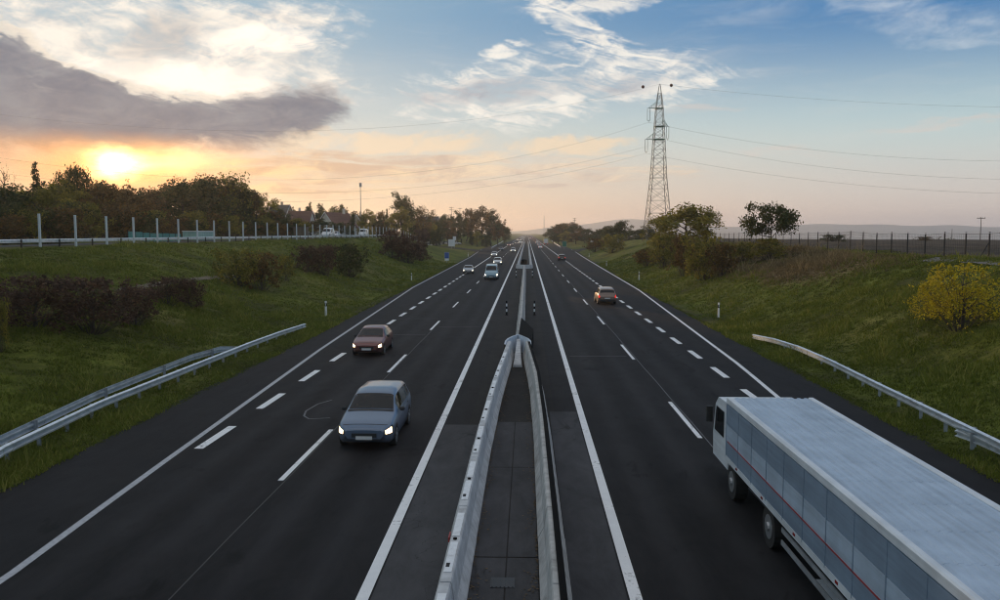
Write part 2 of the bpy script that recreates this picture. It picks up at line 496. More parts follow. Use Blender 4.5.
def ter(x, y):
    """height of the ground"""
    x = np.asarray(x, float); y = np.asarray(y, float)
    # near side: cutting slope up to the service road
    d = edge_l(y) - x
    dip = 1 - 0.80 * sst((y - 235) / 110) * (1 - sst((y - 425) / 60))
    far = 1 - 0.45 * sst((y - 600) / 500)
    t = np.clip((d - 1.5) / 20.8, 0, 1)
    zl = 5.72 * (0.45 * t + 0.55 * sst(t)) * dip * far
    zl = zl + np.clip((d - 60) / 120, 0, 1) * 1.0 * dip + 6 * sst((d - 160) / 900)
    # other side: slope up to the fence and the fields
    e = x - edge_r(y)
    dip2 = 1 - 0.7 * sst((y - 250) / 110) * (1 - sst((y - 425) / 70))
    far2 = 1 - 0.5 * sst((y - 600) / 500)
    t2 = np.clip((e - 0.7) / 15.9, 0, 1)
    zr = 4.85 * (0.45 * t2 + 0.55 * sst(t2)) * dip2 * far2
    r = np.hypot(x, y)
    zr = zr - 46 * sst((r - 230) / 2600) * sst((e - 25) / 120)
    z = np.where(d > 0, zl, np.where(e > 0, zr, 0.0))
    k = np.clip(np.maximum(d, e) - 1.5, 0, 6) / 6
    k = k * np.where(r < 700, 1, 0)
    bumps = 0.10 * np.sin(x * 0.9 + 1.3 * np.sin(y * 0.21)) * np.sin(y * 0.37 + 0.8) + 0.13 * np.sin(x * 0.31 + y * 0.17) + 0.05 * np.sin(x * 2.1 - y * 1.3) * np.sin(y * 1.7)
    flat = 1 - (sst((x + 52) / 4) * (1 - sst((x + 40) / 3)))     # leave the service road even
    z = z + bumps * k * flat
    return z
tz = lambda x, y: float(ter(x, y))

def G(px, py):
    """where a line of sight through the photograph meets the ground"""
    d = ray(px, py); lo = 3.0; t = lo
    while t < 4000:
        p = d * t
        if H + p[2] <= tz(p[0], p[1]): break
        t *= 1.01
    a, b = t / 1.01, t
    for _ in range(20):
        m = (a + b) / 2; p = d * m
        if H + p[2] <= tz(p[0], p[1]): b = m
        else: a = m
    p = d * b
    return p[0], p[1], tz(p[0], p[1])

def geo(a, b, n): return list(np.geomspace(a, b, n))
xs = sorted(set([round(v, 3) for v in
     list(np.arange(-64, -14, 1.0)) + list(np.arange(-14, 13.01, 3.0)) + list(np.arange(13, 64, 1.0)) +
     geo(66, 6200, 42) + [-v for v in geo(66, 6200, 42)]]))
ys = sorted(set([round(v, 3) for v in [-1500, -800, -300, -120, -60, -30, -15] + list(np.arange(-8, 160, 1.6)) + list(np.arange(160, 480, 6)) + geo(482, 6200, 60)]))
xs, ys = np.array(xs), np.array(ys)
gx, gy = np.meshgrid(xs, ys)
gz = ter(gx, gy)
inside = (gx > edge_l(gy) - 0.2) & (gx < edge_r(gy) + 0.2) & (gy < 2900)
gz = np.where(inside, -0.12, gz - 0.0)
nx, ny = len(xs), len(ys)
idx = np.arange(nx * ny).reshape(ny, nx)
F = np.stack([idx[:-1, :-1], idx[:-1, 1:], idx[1:, 1:], idx[1:, :-1]], -1).reshape(-1, 4)
ef = gx - edge_r(gy); df = edge_l(gy) - gx
# where the vegetation has dried out or is bare soil
def dry_mask(x, y):
    e = x - edge_r(y)
    rough = 0.5 + 0.5 * np.sin(x * 0.45 + 1.7 * np.sin(y * 0.13)) * np.sin(y * 0.21 + 0.6 * np.sin(x * 0.3))
    patch = sst((e - 6.0) / 4) * (1 - sst((e - 17.0) / 4)) * sst((y - 56) / 22) * (1 - sst((y - 120) / 28))
    return np.clip(patch * (0.55 + 0.65 * rough), 0, 1)
field = sst((ef - 21.5) / 1.5) * sst((gy + 5) / 10)
GV = np.stack([gx, gy, gz], -1).reshape(-1, 3)

def ground_mat():
    m, t, p = new_mat('bank_turf')
    g = t.nodes.new('ShaderNodeNewGeometry')
    def at(n):
        a = t.nodes.new('ShaderNodeAttribute'); a.attribute_name = n; return Ex(t, a.outputs['Fac'])
    f1 = noise(t, g.outputs['Position'], 0.22, 8, 0.62, 0.3)
    f2 = noise(t, g.outputs['Position'], 2.6, 6, 0.65)
    f3 = noise(t, g.outputs['Position'], 14.0, 3, 0.7)
    c = mixc(t, (f1 * 0.6 + f2 * 0.4).smooth(0.36, 0.64), (0.044, 0.050, 0.010), (0.125, 0.150, 0.018))
    c = mixc(t, f3.smooth(0.4, 0.75) * 0.4, c, (0.11, 0.10, 0.035))
    f4 = noise(t, g.outputs['Position'], 0.07, 7, 0.65, 0.4)
    c = mixc(t, (f4 * 0.65 + f2 * 0.35).smooth(0.50, 0.66) * 0.75, c, (0.17, 0.15, 0.045))
    c = mixc(t, (1.0 - (f4 * 0.6 + f1 * 0.4).smooth(0.34, 0.50)) * 0.6, c, (0.035, 0.040, 0.012))
    c = mixc(t, (at('dry') * 1.2 + (f2 - 0.5) * 0.8).smooth(0.3, 0.8), c, mixc(t, f2.smooth(0.35, 0.65), (0.075, 0.056, 0.028), (0.18, 0.135, 0.068)))
    c = mixc(t, at('field'), c, mixc(t, (f1 * 0.5 + f2 * 0.5).smooth(0.4, 0.62), (0.045, 0.037, 0.028), (0.11, 0.085, 0.06)))
    c = mixc(t, at('soil'), c, (0.05, 0.044, 0.035))
    t.links.new(c, p.inputs['Base Color']); p.inputs['Roughness'].default_value = 0.95
    p.inputs['Specular IOR Level'].default_value = 0.1
    b = t.nodes.new('ShaderNodeBump'); b.inputs['Strength'].default_value = 0.8; b.inputs['Distance'].default_value = 0.12
    t.links.new((f2 * 0.6 + f3 * 0.4).k, b.inputs['Height']); t.links.new(b.outputs[0], p.inputs['Normal'])
    return m
M_GROUND = ground_mat()
dmin = np.maximum(ef, df)
soil = (1 - sst((dmin - 0.1) / 0.9)) * (dmin > -1)
me = np_mesh('ground', GV, F, M_GROUND, True, dict(dry=dry_mask(gx, gy).ravel(), field=field.ravel(), soil=soil.ravel() * 0.6))
link('ground', me, kind='structure')

# ------------------------------------------------------------------ carriageways and median, each sheet a few mm over the one below
def strip(name, fl, fr, y0, y1, z, m, parent=None, step=None, **k):
    Y = np.concatenate([np.arange(y0, min(y1, 200), 4.0), np.geomspace(max(200, y0), y1, 40)]) if y1 > 200 else np.arange(y0, y1 + 0.01, 2.0)
    Y = np.unique(np.append(Y, y1))
    l = np.array([fl(y) for y in Y]); r = np.array([fr(y) for y in Y])
    V = np.concatenate([np.stack([l, Y, np.full_like(Y, z)], 1), np.stack([r, Y, np.full_like(Y, z)], 1)])
    n = len(Y); i = np.arange(n - 1)
    Fq = np.stack([i, i + n, i + n + 1, i + 1], 1)
    return link(name, np_mesh(name, V, Fq, m), parent, **k)

XL, XR, XM = -3.1, 2.08, -0.5           # inner lines and the middle of the median
rng = np.random.default_rng(5)
rag = rng.uniform(-0.09, 0.09, 5000)
ragf = lambda y: float(np.interp(y, np.arange(5000) * 0.8 - 400, rag))
Y0, Y1 = -60, 2800
roadl = strip('carriageway', lambda y: edge_l(y) + ragf(y), lambda y: -2.05, Y0, Y1, 0.0, M_ASPH, kind='structure')
roadr = strip('carriageway', lambda y: 1.05, lambda y: edge_r(y) + ragf(y + 17), Y0, Y1, 0.0, M_ASPH, kind='structure')
med = strip('median', lambda y: -2.05, lambda y: 1.05, Y0, Y1, -0.004, M_MEDIAN, kind='structure')
strip('worn_strip', lambda y: XL + 0.16, lambda y: -1.7, Y0, 29.3, 0.004, M_SHOULDER, roadl)
strip('worn_strip', lambda y: 0.88, lambda y: XR - 0.16, Y0, 31.6, 0.004, M_SHOULDER, roadr)
for (a, b) in ((-10, 17.1), (17.16, 23.9), (23.96, 29.8)):       # paving slabs between the barriers
    strip('paving_slab', lambda y: -1.12, lambda y: -0.43, a, b, 0.001, M_SHOULDER, med)
    strip('paving_slab', lambda y: -0.40, lambda y: 0.24, a, b, 0.003, M_SHOULDER, med)

def line(name, fx, w, y0, y1, m, parent):
    return strip(name, lambda y: fx(y) - w / 2, lambda y: fx(y) + w / 2, y0, y1, 0.008, m, parent)
line('inner_edge_line', lambda y: XL, 0.24, Y0, 2700, M_PAINT, roadl)
line('inner_edge_line', lambda y: XR, 0.24, Y0, 2700, M_PAINT, roadr)
def through(pix, ends):
    q = sorted([W(*p)[::-1] for p in pix] + ends)
    return lambda y: float(np.interp(y, [a[0] for a in q], [a[1] for a in q]))
lx = through([(0, 582), (125, 490), (320, 349.6)], [(-60, -10.3), (104, -14.45), (160, -15.15), (237, -16.2), (340, -18.9)])
rx = through([(1000, 578), (844, 452.6), (740, 365.5)], [(-60, 9.5), (100, 13.55), (180, 15.0), (237, 16.1), (340, 18.5)])
line('outer_edge_line', lx, 0.2, Y0, 345, M_OLDPAINT, roadl)
line('outer_edge_line', rx, 0.2, Y0, 345, M_PAINT, roadr)
line('outer_edge_line', lambda y: -10.5, 0.24, 168, 2600, M_PAINT, roadl)
line('outer_edge_line', lambda y: 9.55, 0.24, 205, 2600, M_PAINT, roadr)
def dash_mesh(w, L):
    b = MB(); n = 3
    for i in range(n): b.quad([(-w/2, L*i/n, 0), (w/2, L*i/n, 0), (w/2, L*(i+1)/n, 0), (-w/2, L*(i+1)/n, 0)])
    return b.mesh('lane_dash', M_PAINT)
dl = dash_mesh(0.16, 6.0); ds = dash_mesh(0.3, 3.1)
for k in range(-1, 40):
    link('lane_dash', dl, roadl, (-6.87, 22.4 + 18 * k, 0.008))
    link('lane_dash', dl, roadr, (5.86, 27.6 + 17.4 * k, 0.008))
for k in range(0, 24): link('block_dash', ds, roadl, (-10.52, 25.7 + 6.05 * k, 0.008))
for k in range(-2, 30): link('block_dash', ds, roadr, (9.57, 27.3 + 6.05 * k, 0.008))
M_SEAM = mat('crack_sealant', (0.13, 0.13, 0.14), 0.8, 0, 0.3, 3.0)
M_TAR = mat('tar_seal', (0.012, 0.012, 0.014), 0.5, 0, 0.3, 3.0)
line('lane_seam', lambda y: 6.02 + 0.012 * math.sin(y * 0.7), 0.035, 20, 130, M_SEAM, roadr)
line('lane_seam', lambda y: -6.74 + 0.012 * math.sin(y * 0.6), 0.03, 12, 60, M_TAR, roadl)
# a loop of worn sealant cut round a traffic detector
b = MB(); pts = [W(332, 400), W(318, 404), W(306, 411), W(304, 416), W(309, 419), W(330, 418)]
for (a, c) in zip(pts[:-1], pts[1:]):
    n = Vector((-(c[1]-a[1]), c[0]-a[0])).normalized() * 0.035
    b.quad([(a[0]-n.x, a[1]-n.y, 0.0075), (c[0]-n.x, c[1]-n.y, 0.0075), (c[0]+n.x, c[1]+n.y, 0.0075), (a[0]+n.x, a[1]+n.y, 0.0075)])
b.build('detector_loop', M_SEAM, roadl)
for (xa, xb, y) in ((-9.8, -6.9, 55.5), (-6.5, -3.4, 60.3), (-10.3, -7.2, 66.0), (2.4, 5.6, 46.0)):
    b = MB(); b.quad([(xa, y, 0.0072), (xb, y + 0.2, 0.0072), (xb, y + 0.27, 0.0072), (xa, y + 0.06, 0.0072)]); b.build('sealed_cut', M_SEAM, roadl if xa < 0 else roadr)
# drain between the barriers
x0, y0 = W(490, 588); x1, y1 = W(515, 578)
dr = MB().box(((x0+x1)/2, (y0+y1)/2, 0.008), (x1-x0, y1-y0, 0.012)).build('drain_cover', M_TAR, med)
for i in range(6):
    MB().box((x0 + (x1-x0)*(i+0.5)/6, (y0+y1)/2, 0.019), (0.025, (y1-y0)*0.9, 0.01)).build('bar', M_TAR, dr)

# slip roads leaving far ahead, the service road, the tracks
def ribbon(name, pts, w, m, dz=0.05, **k):
    P = np.array(pts, float); n = len(P)
    tan = np.gradient(P, axis=0); tan /= np.linalg.norm(tan, axis=1)[:, None]
    nrm = np.stack([-tan[:, 1], tan[:, 0]], 1)
    cols = np.linspace(-w / 2, w / 2, 5)
    V = np.concatenate([np.column_stack([P + nrm * c, ter(*(P + nrm * c).T) + dz]) for c in cols])
    Fq = []
    for j in range(4):
        for i in range(n - 1): Fq.append((j*n + i, j*n + i + 1, (j+1)*n + i + 1, (j+1)*n + i))
    return link(name, np_mesh(name, V, np.array(Fq), m, True), **k)
def bez(p0, p1, p2, n=24):
    t = np.linspace(0, 1, n)[:, None]; p0, p1, p2 = map(np.array, (p0, p1, p2))
    return (1-t)**2*p0 + 2*t*(1-t)*p1 + t*t*p2
ribbon('slip_road', bez((-15, 300), (-24, 375), (-110, 400), 40), 8, M_ASPH, 0.14, kind='structure')
ribbon('slip_road', bez((15, 300), (22, 380), (105, 405), 40), 8, M_ASPH, 0.14, kind='structure')
ribbon('service_road', [(-45.5, y) for y in np.arange(-40, 330, 3.0)], 6.5, M_SHOULDER, 0.05, kind='structure')
M_TRACK = mat('trodden_soil', (0.15, 0.12, 0.085), 0.95, 0, 0.25, 2.0, 0.4)
M_GRAVEL = mat('pale_gravel', (0.13, 0.125, 0.12), 0.95, 0, 0.25, 3.0, 0.4)
pts = [G(x, y)[:2] for x, y in ((120, 291), (140, 288), (160, 285), (180, 281.5), (200, 279), (220, 277.5), (236, 276.5))]
P = np.array(pts); tt = np.linspace(0, 1, len(P)); t2 = np.linspace(0, 1, 40)
ribbon('footpath', np.stack([np.interp(t2, tt, P[:, 0]), np.interp(t2, tt, P[:, 1])], 1), 0.55, M_TRACK, 0.06, kind='structure')
pts = [G(x, y)[:2] for x, y in ((928, 259.5), (960, 261), (1000, 263.5), (1040, 266.5))]
P = np.array(pts); tt = np.linspace(0, 1, len(P)); t2 = np.linspace(0, 1, 24)
ribbon('field_track', np.stack([np.interp(t2, tt, P[:, 0]), np.interp(t2, tt, P[:, 1])], 1), 1.7, M_GRAVEL, 0.05, kind='structure')

# ------------------------------------------------------------------ concrete barriers in the median
JERSEY = [(-0.30, 0.0), (-0.30, 0.08), (-0.17, 0.33), (-0.115, 0.76), (-0.09, 0.80), (0.09, 0.80), (0.115, 0.76), (0.17, 0.33), (0.30, 0.08), (0.30, 0.0)]
def seg_mesh(p0, p1, prof, m, n0=None):
    return MB().prism(prof, (p0[0], p0[1], 0.003), (p1[0], p1[1], 0.003)).mesh('barrier_segment', m)

def barrier(path, label, m, seg=4.0, prof=JERSEY, **k):
    """precast units laid end to end along a path (x as a function of y)"""
    fx, y0, y1 = path
    t = empty('concrete_barrier', (fx(y0), y0, 0), label=label, cat='road barrier', **k)
    ys_ = np.arange(y0, y1 + 0.01, seg); out = []
    for i, (a, b) in enumerate(zip(ys_[:-1], ys_[1:])):
        wob = 0.006 * math.sin(i * 2.3)
        o = MB().prism(prof, (fx(a) + wob - t.location.x, a + 0.02 - y0, 0.003), (fx(b) + wob - t.location.x, b - 0.02 - y0, 0.003)).build('barrier_segment', m, t)
        out.append((o, a, b))
    return t, out
fl_ = lambda y: float(np.interp(y, [-40, 27, 36, 46], [-1.42, -1.42, -1.28, -0.98]))
fr_ = lambda y: float(np.interp(y, [-40, 18, 27, 36, 46], [0.56, 0.56, 0.54, 0.44, 0.05]))
segl = [-10 + 4.05 * i for i in range(15)]
left_bar, segs = barrier((fl_, -10.3, 46.4), 'pale concrete barrier with white plates along its top, west of the median drain', M_CONC, 4.05)
for o, a, b in segs:
    if b < 8 or a > 42: continue
    L = b - a; y0 = left_bar.location.y; x0 = left_bar.location.x
    for (u0, u1) in ((0.10, 0.46), (0.54, 0.88)):
        ya, yb = a + L * u0, a + L * u1
        pl = MB().prism([(-0.075, 0.806), (-0.075, 0.814), (0.075, 0.814), (0.075, 0.806)], (fl_(ya) - x0, ya - y0, 0.003), (fl_(yb) - x0, yb - y0, 0.003)).build('marker_plate', M_PLATE, o)
    ym = a + L * 0.5
    MB().tube((fl_(ym) - x0, ym - y0, 0.79), (fl_(ym) - x0, ym - y0, 0.835), 0.04, n=10).build('lifting_socket', M_BLACK, o)
    ym = a + L * 0.16
    b2 = MB()
    for i in range(4): b2.box((fl_(ym) - x0 - 0.02, ym - y0 + i * 0.045, 0.8185), (0.07, 0.05, 0.002 + 0.0004 * i))
    b2.build('printed_mark', M_DARKST, o)
# red reflector on the roadward face
MB().box((fl_(16.9) - 0.195, 16.9, 0.52), (0.03, 0.34, 0.10)).build('reflector', M_RED, left_bar).matrix_parent_inverse = Matrix.Translation(-left_bar.location)

right_bar, segs = barrier((fr_, -10.3, 46.4), 'weathered concrete barrier carrying a black rubber strip, east of the median drain', M_CONCD, 4.05)
b = MB(); yy = np.arange(-10, 46.3, 2.0)
for a, c in zip(yy[:-1], yy[1:]):
    for (u0, u1, w0, w1) in ((0.01, 0.115, 0.806, 0.84), (0.118, 0.135, 0.66, 0.84)):
        b.prism([(u0, w0), (u0, w1), (u1, w1), (u1, w0)], (fr_(a) - fr_(-10.3), a + 10.3, 0.003), (fr_(c) - fr_(-10.3), c + 10.3, 0.003))
b.build('rubber_strip', M_BLACK, right_bar)

# the nose where the two runs close up: a bent steel shroud, and the lone barrier's low tapered end inside it
noseY = 46.5
t = empty('barrier_nose', (XM, noseY, 0), label='blue grey bent steel shroud joining the two concrete barriers into one', cat='crash barrier')
b = MB(); ring = [(-0.74, -1.6), (-0.73, -0.2), (-0.62, 0.9), (-0.36, 2.0), (-0.02, 2.9), (0.34, 2.0), (0.62, 0.9), (0.74, -0.2), (0.76, -1.6)]
inn = [(x * 0.88, y - 0.22) for x, y in ring]
for (p, q, pi, qi) in zip(ring[:-1], ring[1:], inn[:-1], inn[1:]):
    b.quad([(p[0], p[1], 0.83), (q[0], q[1], 0.83), (qi[0], qi[1], 0.83), (pi[0], pi[1], 0.83)])
    b.quad([(pi[0], pi[1], 0.83), (qi[0], qi[1], 0.83), (qi[0] * 0.6, qi[1] - 0.5, 0.0), (pi[0] * 0.6, pi[1] - 0.5, 0.0)])
    b.quad([(q[0], q[1], 0.83), (p[0], p[1], 0.83), (p[0], p[1], 0.0), (q[0], q[1], 0.0)])
M_SHROUD = mat('shroud_steel', (0.44, 0.50, 0.57), 0.5, 0.1, 0.12, 2.0)
b.build('shroud', M_SHROUD, t)
b = MB(); ends = [(1.6, .09, .16, .72), (-1.0, .12, .20, .60), (-3.6, .17, .24, .30), (-4.3, .20, .25, .12)]
rings = [[(0.02 - wb, y, 0.0), (0.02 - wt, y, z), (0.02 + wt, y, z), (0.02 + wb, y, 0.0)] for y, wt, wb, z in ends]
for r0, r1 in zip(rings[:-1], rings[1:]):
    for k in range(3): b.quad([r0[k], r0[k + 1], r1[k + 1], r1[k]])
b.quad(rings[-1]); b.quad(rings[0][::-1])
b.build('tapered_end', M_CONC, t)
# black flap bridging the shroud to the far run
b = MB()
b.quad([(0.02, 2.95, 0.86), (0.80, 0.3, 0.86), (0.92, 5.2, 0.86), (0.10, 12.5, 0.86)]); b.quad([(0.80, 0.3, 0.86), (0.80, 0.3, 0.02), (0.92, 5.2, 0.02), (0.92, 5.2, 0.86)])
b.quad([(0.92, 5.2, 0.86), (0.92, 5.2, 0.02), (0.10, 12.5, 0.02), (0.10, 12.5, 0.86)])
b.quad([(0.02, 2.95, 0.835), (0.10, 12.5, 0.835), (0.92, 5.2, 0.835), (0.80, 0.3, 0.835)])
b.build('rubber_flap', M_BLACK, t)

fm = lambda y: XM + 0.06 * math.sin(y * 0.02)
barrier((fm, noseY + 3.0, 158.0), 'single long concrete barrier down the middle of the motorway beyond the steel nose', M_CONCD, 5.02)
# far nose: rounded concrete apron, a dark drum and two runs parting again
t = empty('median_nose', (XM, 163, 0), label='rounded pale concrete nose with dark cushion where the median widens again', cat='crash barrier')
b = MB(); n = 14
for i in range(n):
    a0, a1 = math.pi + math.pi * i / n, math.pi + math.pi * (i + 1) / n
    P_ = lambda a, r, z: (r * math.cos(a), r * math.sin(a) * 1.9, z)
    b.quad([P_(a0, 1.7, 0), P_(a1, 1.7, 0), P_(a1, 1.6, 0.75), P_(a0, 1.6, 0.75)]); b.quad([P_(a0, 1.6, 0.75), P_(a1, 1.6, 0.75), P_(a1, 1.3, 0.75), P_(a0, 1.3, 0.75)])
    b.quad([P_(a0, 1.3, 0.75), P_(a1, 1.3, 0.75), P_(a1, 1.2, 0), P_(a0, 1.2, 0)])
b.build('apron', M_CONC, t)
MB().tube((-0.1, 3, 0), (-0.1, 3, 1.5), 0.62, 0.58, 14).tube((-0.1, 3, 1.5), (-0.1, 3, 1.62), 0.5, 0.3, 14).build('cushion_drum', M_BLACK, t)
barrier((lambda y: XM - 1.35, 163.5, 620), 'far concrete barrier on the oncoming side beyond the median nose', M_CONC, 12)
barrier((lambda y: XM + 1.35, 163.5, 620), 'far concrete barrier on the outgoing side beyond the median nose', M_CONC, 12)

# ------------------------------------------------------------------ W-beam guardrails
WPROF = [(0.0, -0.155), (0.08, -0.115), (0.08, -0.065), (0.0, -0.022), (0.0, 0.022), (0.08, 0.065), (0.08, 0.115), (0.0, 0.155)]
WIN = [(u - 0.012, w) for u, w in reversed(WPROF)]
post_me = MB().box((0, 0, 0), (0.06, 0.10, 1.0)).box((0, 0.045, 0.0), (0.12, 0.012, 1.0)).mesh('post', M_GALVD)
dark_post_me = MB().box((0, 0, 0), (0.10, 0.12, 1.0)).mesh('post', M_DARKST)
def guardrail(pts, label, spacing=2.0, post0=0.0, post=post_me, flip=1, seglen=4.0, post_off=0.09, m=None, pdown=0.85):
    """pts: list of (x, y, beam centre height above datum). Beam units between posts, each post its own piece"""
    m = m or M_GALV
    P = np.array(pts, float); s = np.concatenate([[0], np.cumsum(np.linalg.norm(np.diff(P[:, :2], axis=0), axis=1))])
    at = lambda q: np.array([np.interp(q, s, P[:, i]) for i in range(3)])
    o0 = P[0].copy(); o0[2] = tz(P[0][0], P[0][1])
    t = empty('guardrail', tuple(o0), label=label, cat='guardrail')
    prof = [(u * flip, w) for u, w in WPROF + WIN]
    if flip < 0: prof = prof[::-1]
    q = 0.0
    while q < s[-1] - 0.05:
        e = min(q + seglen, s[-1])
        b = MB(); cuts = np.linspace(q, e, max(2, int((e - q) / 1.0) + 1))
        rings = []
        for c_ in cuts:
            p = at(c_); p2 = at(min(c_ + 0.05, s[-1])) - at(max(0, min(c_ + 0.05, s[-1]) - 0.1)); d = Vector((p2[0], p2[1], 0)).normalized()
            sd = Vector((d.y, -d.x, 0)); rings.append([tuple(Vector(p - o0) + sd * u + Vector((0, 0, w))) for u, w in prof])
        nn = len(prof)
        for r_ in rings: b.v += r_
        for i in range(len(rings) - 1):
            for j in range(nn):
                k2 = (j + 1) % nn; b.f.append((i*nn + j, i*nn + k2, (i+1)*nn + k2, (i+1)*nn + j)); b.m.append(0)
        b.f.append(tuple(range(nn - 1, -1, -1))); b.f.append(tuple(range((len(rings)-1)*nn, len(rings)*nn))); b.m += [0, 0]
        b.build('rail_beam', m, t)
        q = e
    q = post0
    while q < s[-1] - 0.2:
        p = at(q); p2 = at(min(q + 0.1, s[-1])) - at(max(0, min(q + .1, s[-1]) - 0.2)); rz = math.atan2(p2[1], p2[0]) - math.pi / 2
        sd = Vector((math.cos(rz), math.sin(rz), 0)) * (-flip) * post_off
        zb = tz(p[0], p[1]) - 0.1; top = p[2] + 0.14
        o = link('post', post, t, (p[0] + sd.x - o0[0], p[1] + sd.y - o0[1], (zb + top) / 2 - o0[2]), rz)
        o.scale = (1, 1, max(0.12, top - zb))
        q += spacing
    return t
# near side, by the oncoming lanes: front beam runs on and dips into the turf, rear beam stops short
def edge_path(pix, z): return [(*W(px, py, z_)[:2], z_) for (px, py), z_ in zip(pix, z)]
pts = edge_path([(-90, 518), (0, 452), (100, 404.5), (200, 364.5), (250, 344.5), (280, 333.5), (305, 325.5)], [0.46, 0.46, 0.47, 0.48, 0.46, 0.38, 0.25])
guardrail(pts, 'galvanised steel guardrail by the oncoming lanes, its end dipping into the turf', 1.9, 0.6)
pts = edge_path([(-90, 503), (0, 440.5), (100, 393.5), (190, 358), (221, 349), (238, 349.2)], [0.57, 0.57, 0.57, 0.56, 0.52, 0.40])
guardrail(pts, 'second steel guardrail beam set behind the front one, bent inward at its end', 5.7, 2.5, flip=-1, post_off=0.02)
# other side
pts = edge_path([(1090, 491), (1000, 445.5), (950, 421), (880, 387), (830, 362), (800, 349), (775, 341), (753, 336.5)], [0.56, 0.56, 0.56, 0.56, 0.54, 0.5, 0.42, 0.3])
guardrail(pts[::-1], 'galvanised steel guardrail on the grass beside the outgoing lanes, flaring away at its far end', 2.0, 0.5, flip=1)
pts = edge_path([(1060, 480), (1000, 449), (972, 437), (955, 431)], [0.46, 0.46, 0.42, 0.38])
guardrail(pts[::-1], 'short rear beam tucked behind the guardrail of the outgoing lanes', 4.0, 1.0, flip=-1, post_off=0.02)
# along the service road
guardrail([(-40.3, y, tz(-40.3, y) + 0.52) for y in np.arange(20, 300, 4.0)], 'long guardrail along the service road at the top of the grass slope', 5.4, 1.4, post=dark_post_me, post_off=-0.08)
# beyond the slip roads
def far_rail(px0, py0, px1, py1, label, flip):
    a = W(px0, py0, 0.7); c = W(px1, py1, 0.7)
    n = 14
    guardrail([(a[0] + (c[0]-a[0]) * i / n, a[1] + (c[1]-a[1]) * i / n, 0.7 + tz(a[0] + (c[0]-a[0]) * i / n, a[1] + (c[1]-a[1]) * i / n)) for i in range(n + 1)], label, 8, 1, flip=flip, seglen=12)
far_rail(491.5, 247.6, 503.5, 241, 'distant guardrail on the oncoming side just past the slip road', 1)
far_rail(560.5, 246.6, 550, 240.3, 'distant guardrail on the outgoing side just past the slip road', -1)

# ------------------------------------------------------------------ roadside marker posts
mp_body = MB().prism([(-0.06, -0.05), (0.06, -0.05), (0.06, 0.05), (-0.06, 0.05)], (0, 0, 0), (0, 0, 0.70), (0, 1, 0)).mesh('body', M_WHITE)
mp_band = MB().prism([(-0.063, -0.053), (0.063, -0.053), (0.063, 0.053), (-0.063, 0.053)], (0, 0, 0.70), (0, 0, 0.92), (0, 1, 0)).mesh('black_band', M_BLACK)
mp_top = MB().prism([(-0.06, -0.05), (0.06, -0.05), (0.06, 0.05), (-0.06, 0.05)], (0, 0, 0.92), (0, 0, 1.08), (0, 1, 0)).mesh('cap', M_WHITE)
mp_ref = MB().box((0, -0.058, 0.83), (0.05, 0.008, 0.14)).mesh('reflector', M_PLATE)
def marker_post(px, py, label, s=1.0, sink=0.0):
    x, y, z = G(px, py)
    t = empty('marker_post', (x, y, z - sink), label=label, cat='marker post', group='black banded marker posts beside the motorway')
    for n, q in (('body', mp_body), ('black_band', mp_band), ('cap', mp_top), ('reflector', mp_ref)): link(n, q, t)
    t.scale = (s, s, s)
marker_post(326, 316, 'white marker post with black band beyond the dipped end of the double guardrail', 1.15)
marker_post(411.5, 280.5, 'white marker post on the grass below the dark bush, beside the slip lane')
marker_post(468, 256.5, 'small white marker post past the blue sign')
marker_post(718.5, 317.5, 'white marker post on the grass near the flared end of the guardrail', 1.1)
marker_post(639, 280, 'white marker post in bright grass below the brown bushes', 1.1)
marker_post(606.5, 266.5, 'white marker post halfway along the bright verge of the outgoing lanes')
marker_post(589, 257, 'tiny white marker post close to the outgoing slip road')
def baton(px, py, h, label):
    x, y = W(px, py)
    t = empty('delineator_baton', (x, y, 0.0), label=label, cat='marker post', group='striped batons beside the median barrier')
    MB().tube((0, 0, 0), (0, 0, 0.05), 0.14, 0.1, 8).build('foot', M_BLACK, t)
    for i in range(5):
        MB().tube((0, 0, 0.05 + h * i / 5), (0, 0, 0.05 + h * (i + 1) / 5), 0.06, n=8).build('band', M_BLACK if i % 2 == 0 else M_WHITE, t)
baton(506.6, 315, 1.15, 'black and white striped baton on the oncoming side of the median, nearer pair')
baton(534.4, 315, 1.15, 'black and white striped baton on the outgoing side of the median, nearer pair')
baton(516.2, 277.8, 1.3, 'black and white striped baton on the oncoming side, by the far median nose')
baton(532.4, 277.8, 1.3, 'black and white striped baton on the outgoing side, by the far median nose')

# ------------------------------------------------------------------ posts waiting for noise panels along the service road
M_POSTW = mat('pale_blue_steel', (0.60, 0.66, 0.68), 0.5, 0.2, 0.08, 2.0)
hp = MB().box((0, -0.07, 1.4), (0.15, 0.014, 2.8)).box((0, 0.07, 1.4), (0.15, 0.014, 2.8)).box((0, 0, 1.4), (0.012, 0.126, 2.8)).mesh('barrier_post', M_POSTW)
def along(px, X):                      # where a line parallel to the motorway passes a direction
    d = ray(px, 240); return X * d[1] / d[0]
ya, yb = along(40, -39.7), along(385, -39.7)
n_ = 44
for k in range(-1, n_ + 4):
    y = ya + (yb - ya) * k / 30.5 if k < 31 else ya + (yb - ya) * k / 30.5
    if y > 300: break
    x = -39.7; z = tz(x, y)
    link('barrier_post', hp, None, (x, y, z - 0.05), R(90), label='bare pale steel post of an unfinished noise wall above the grass slope', cat='steel post', group='bare steel posts along the service road')

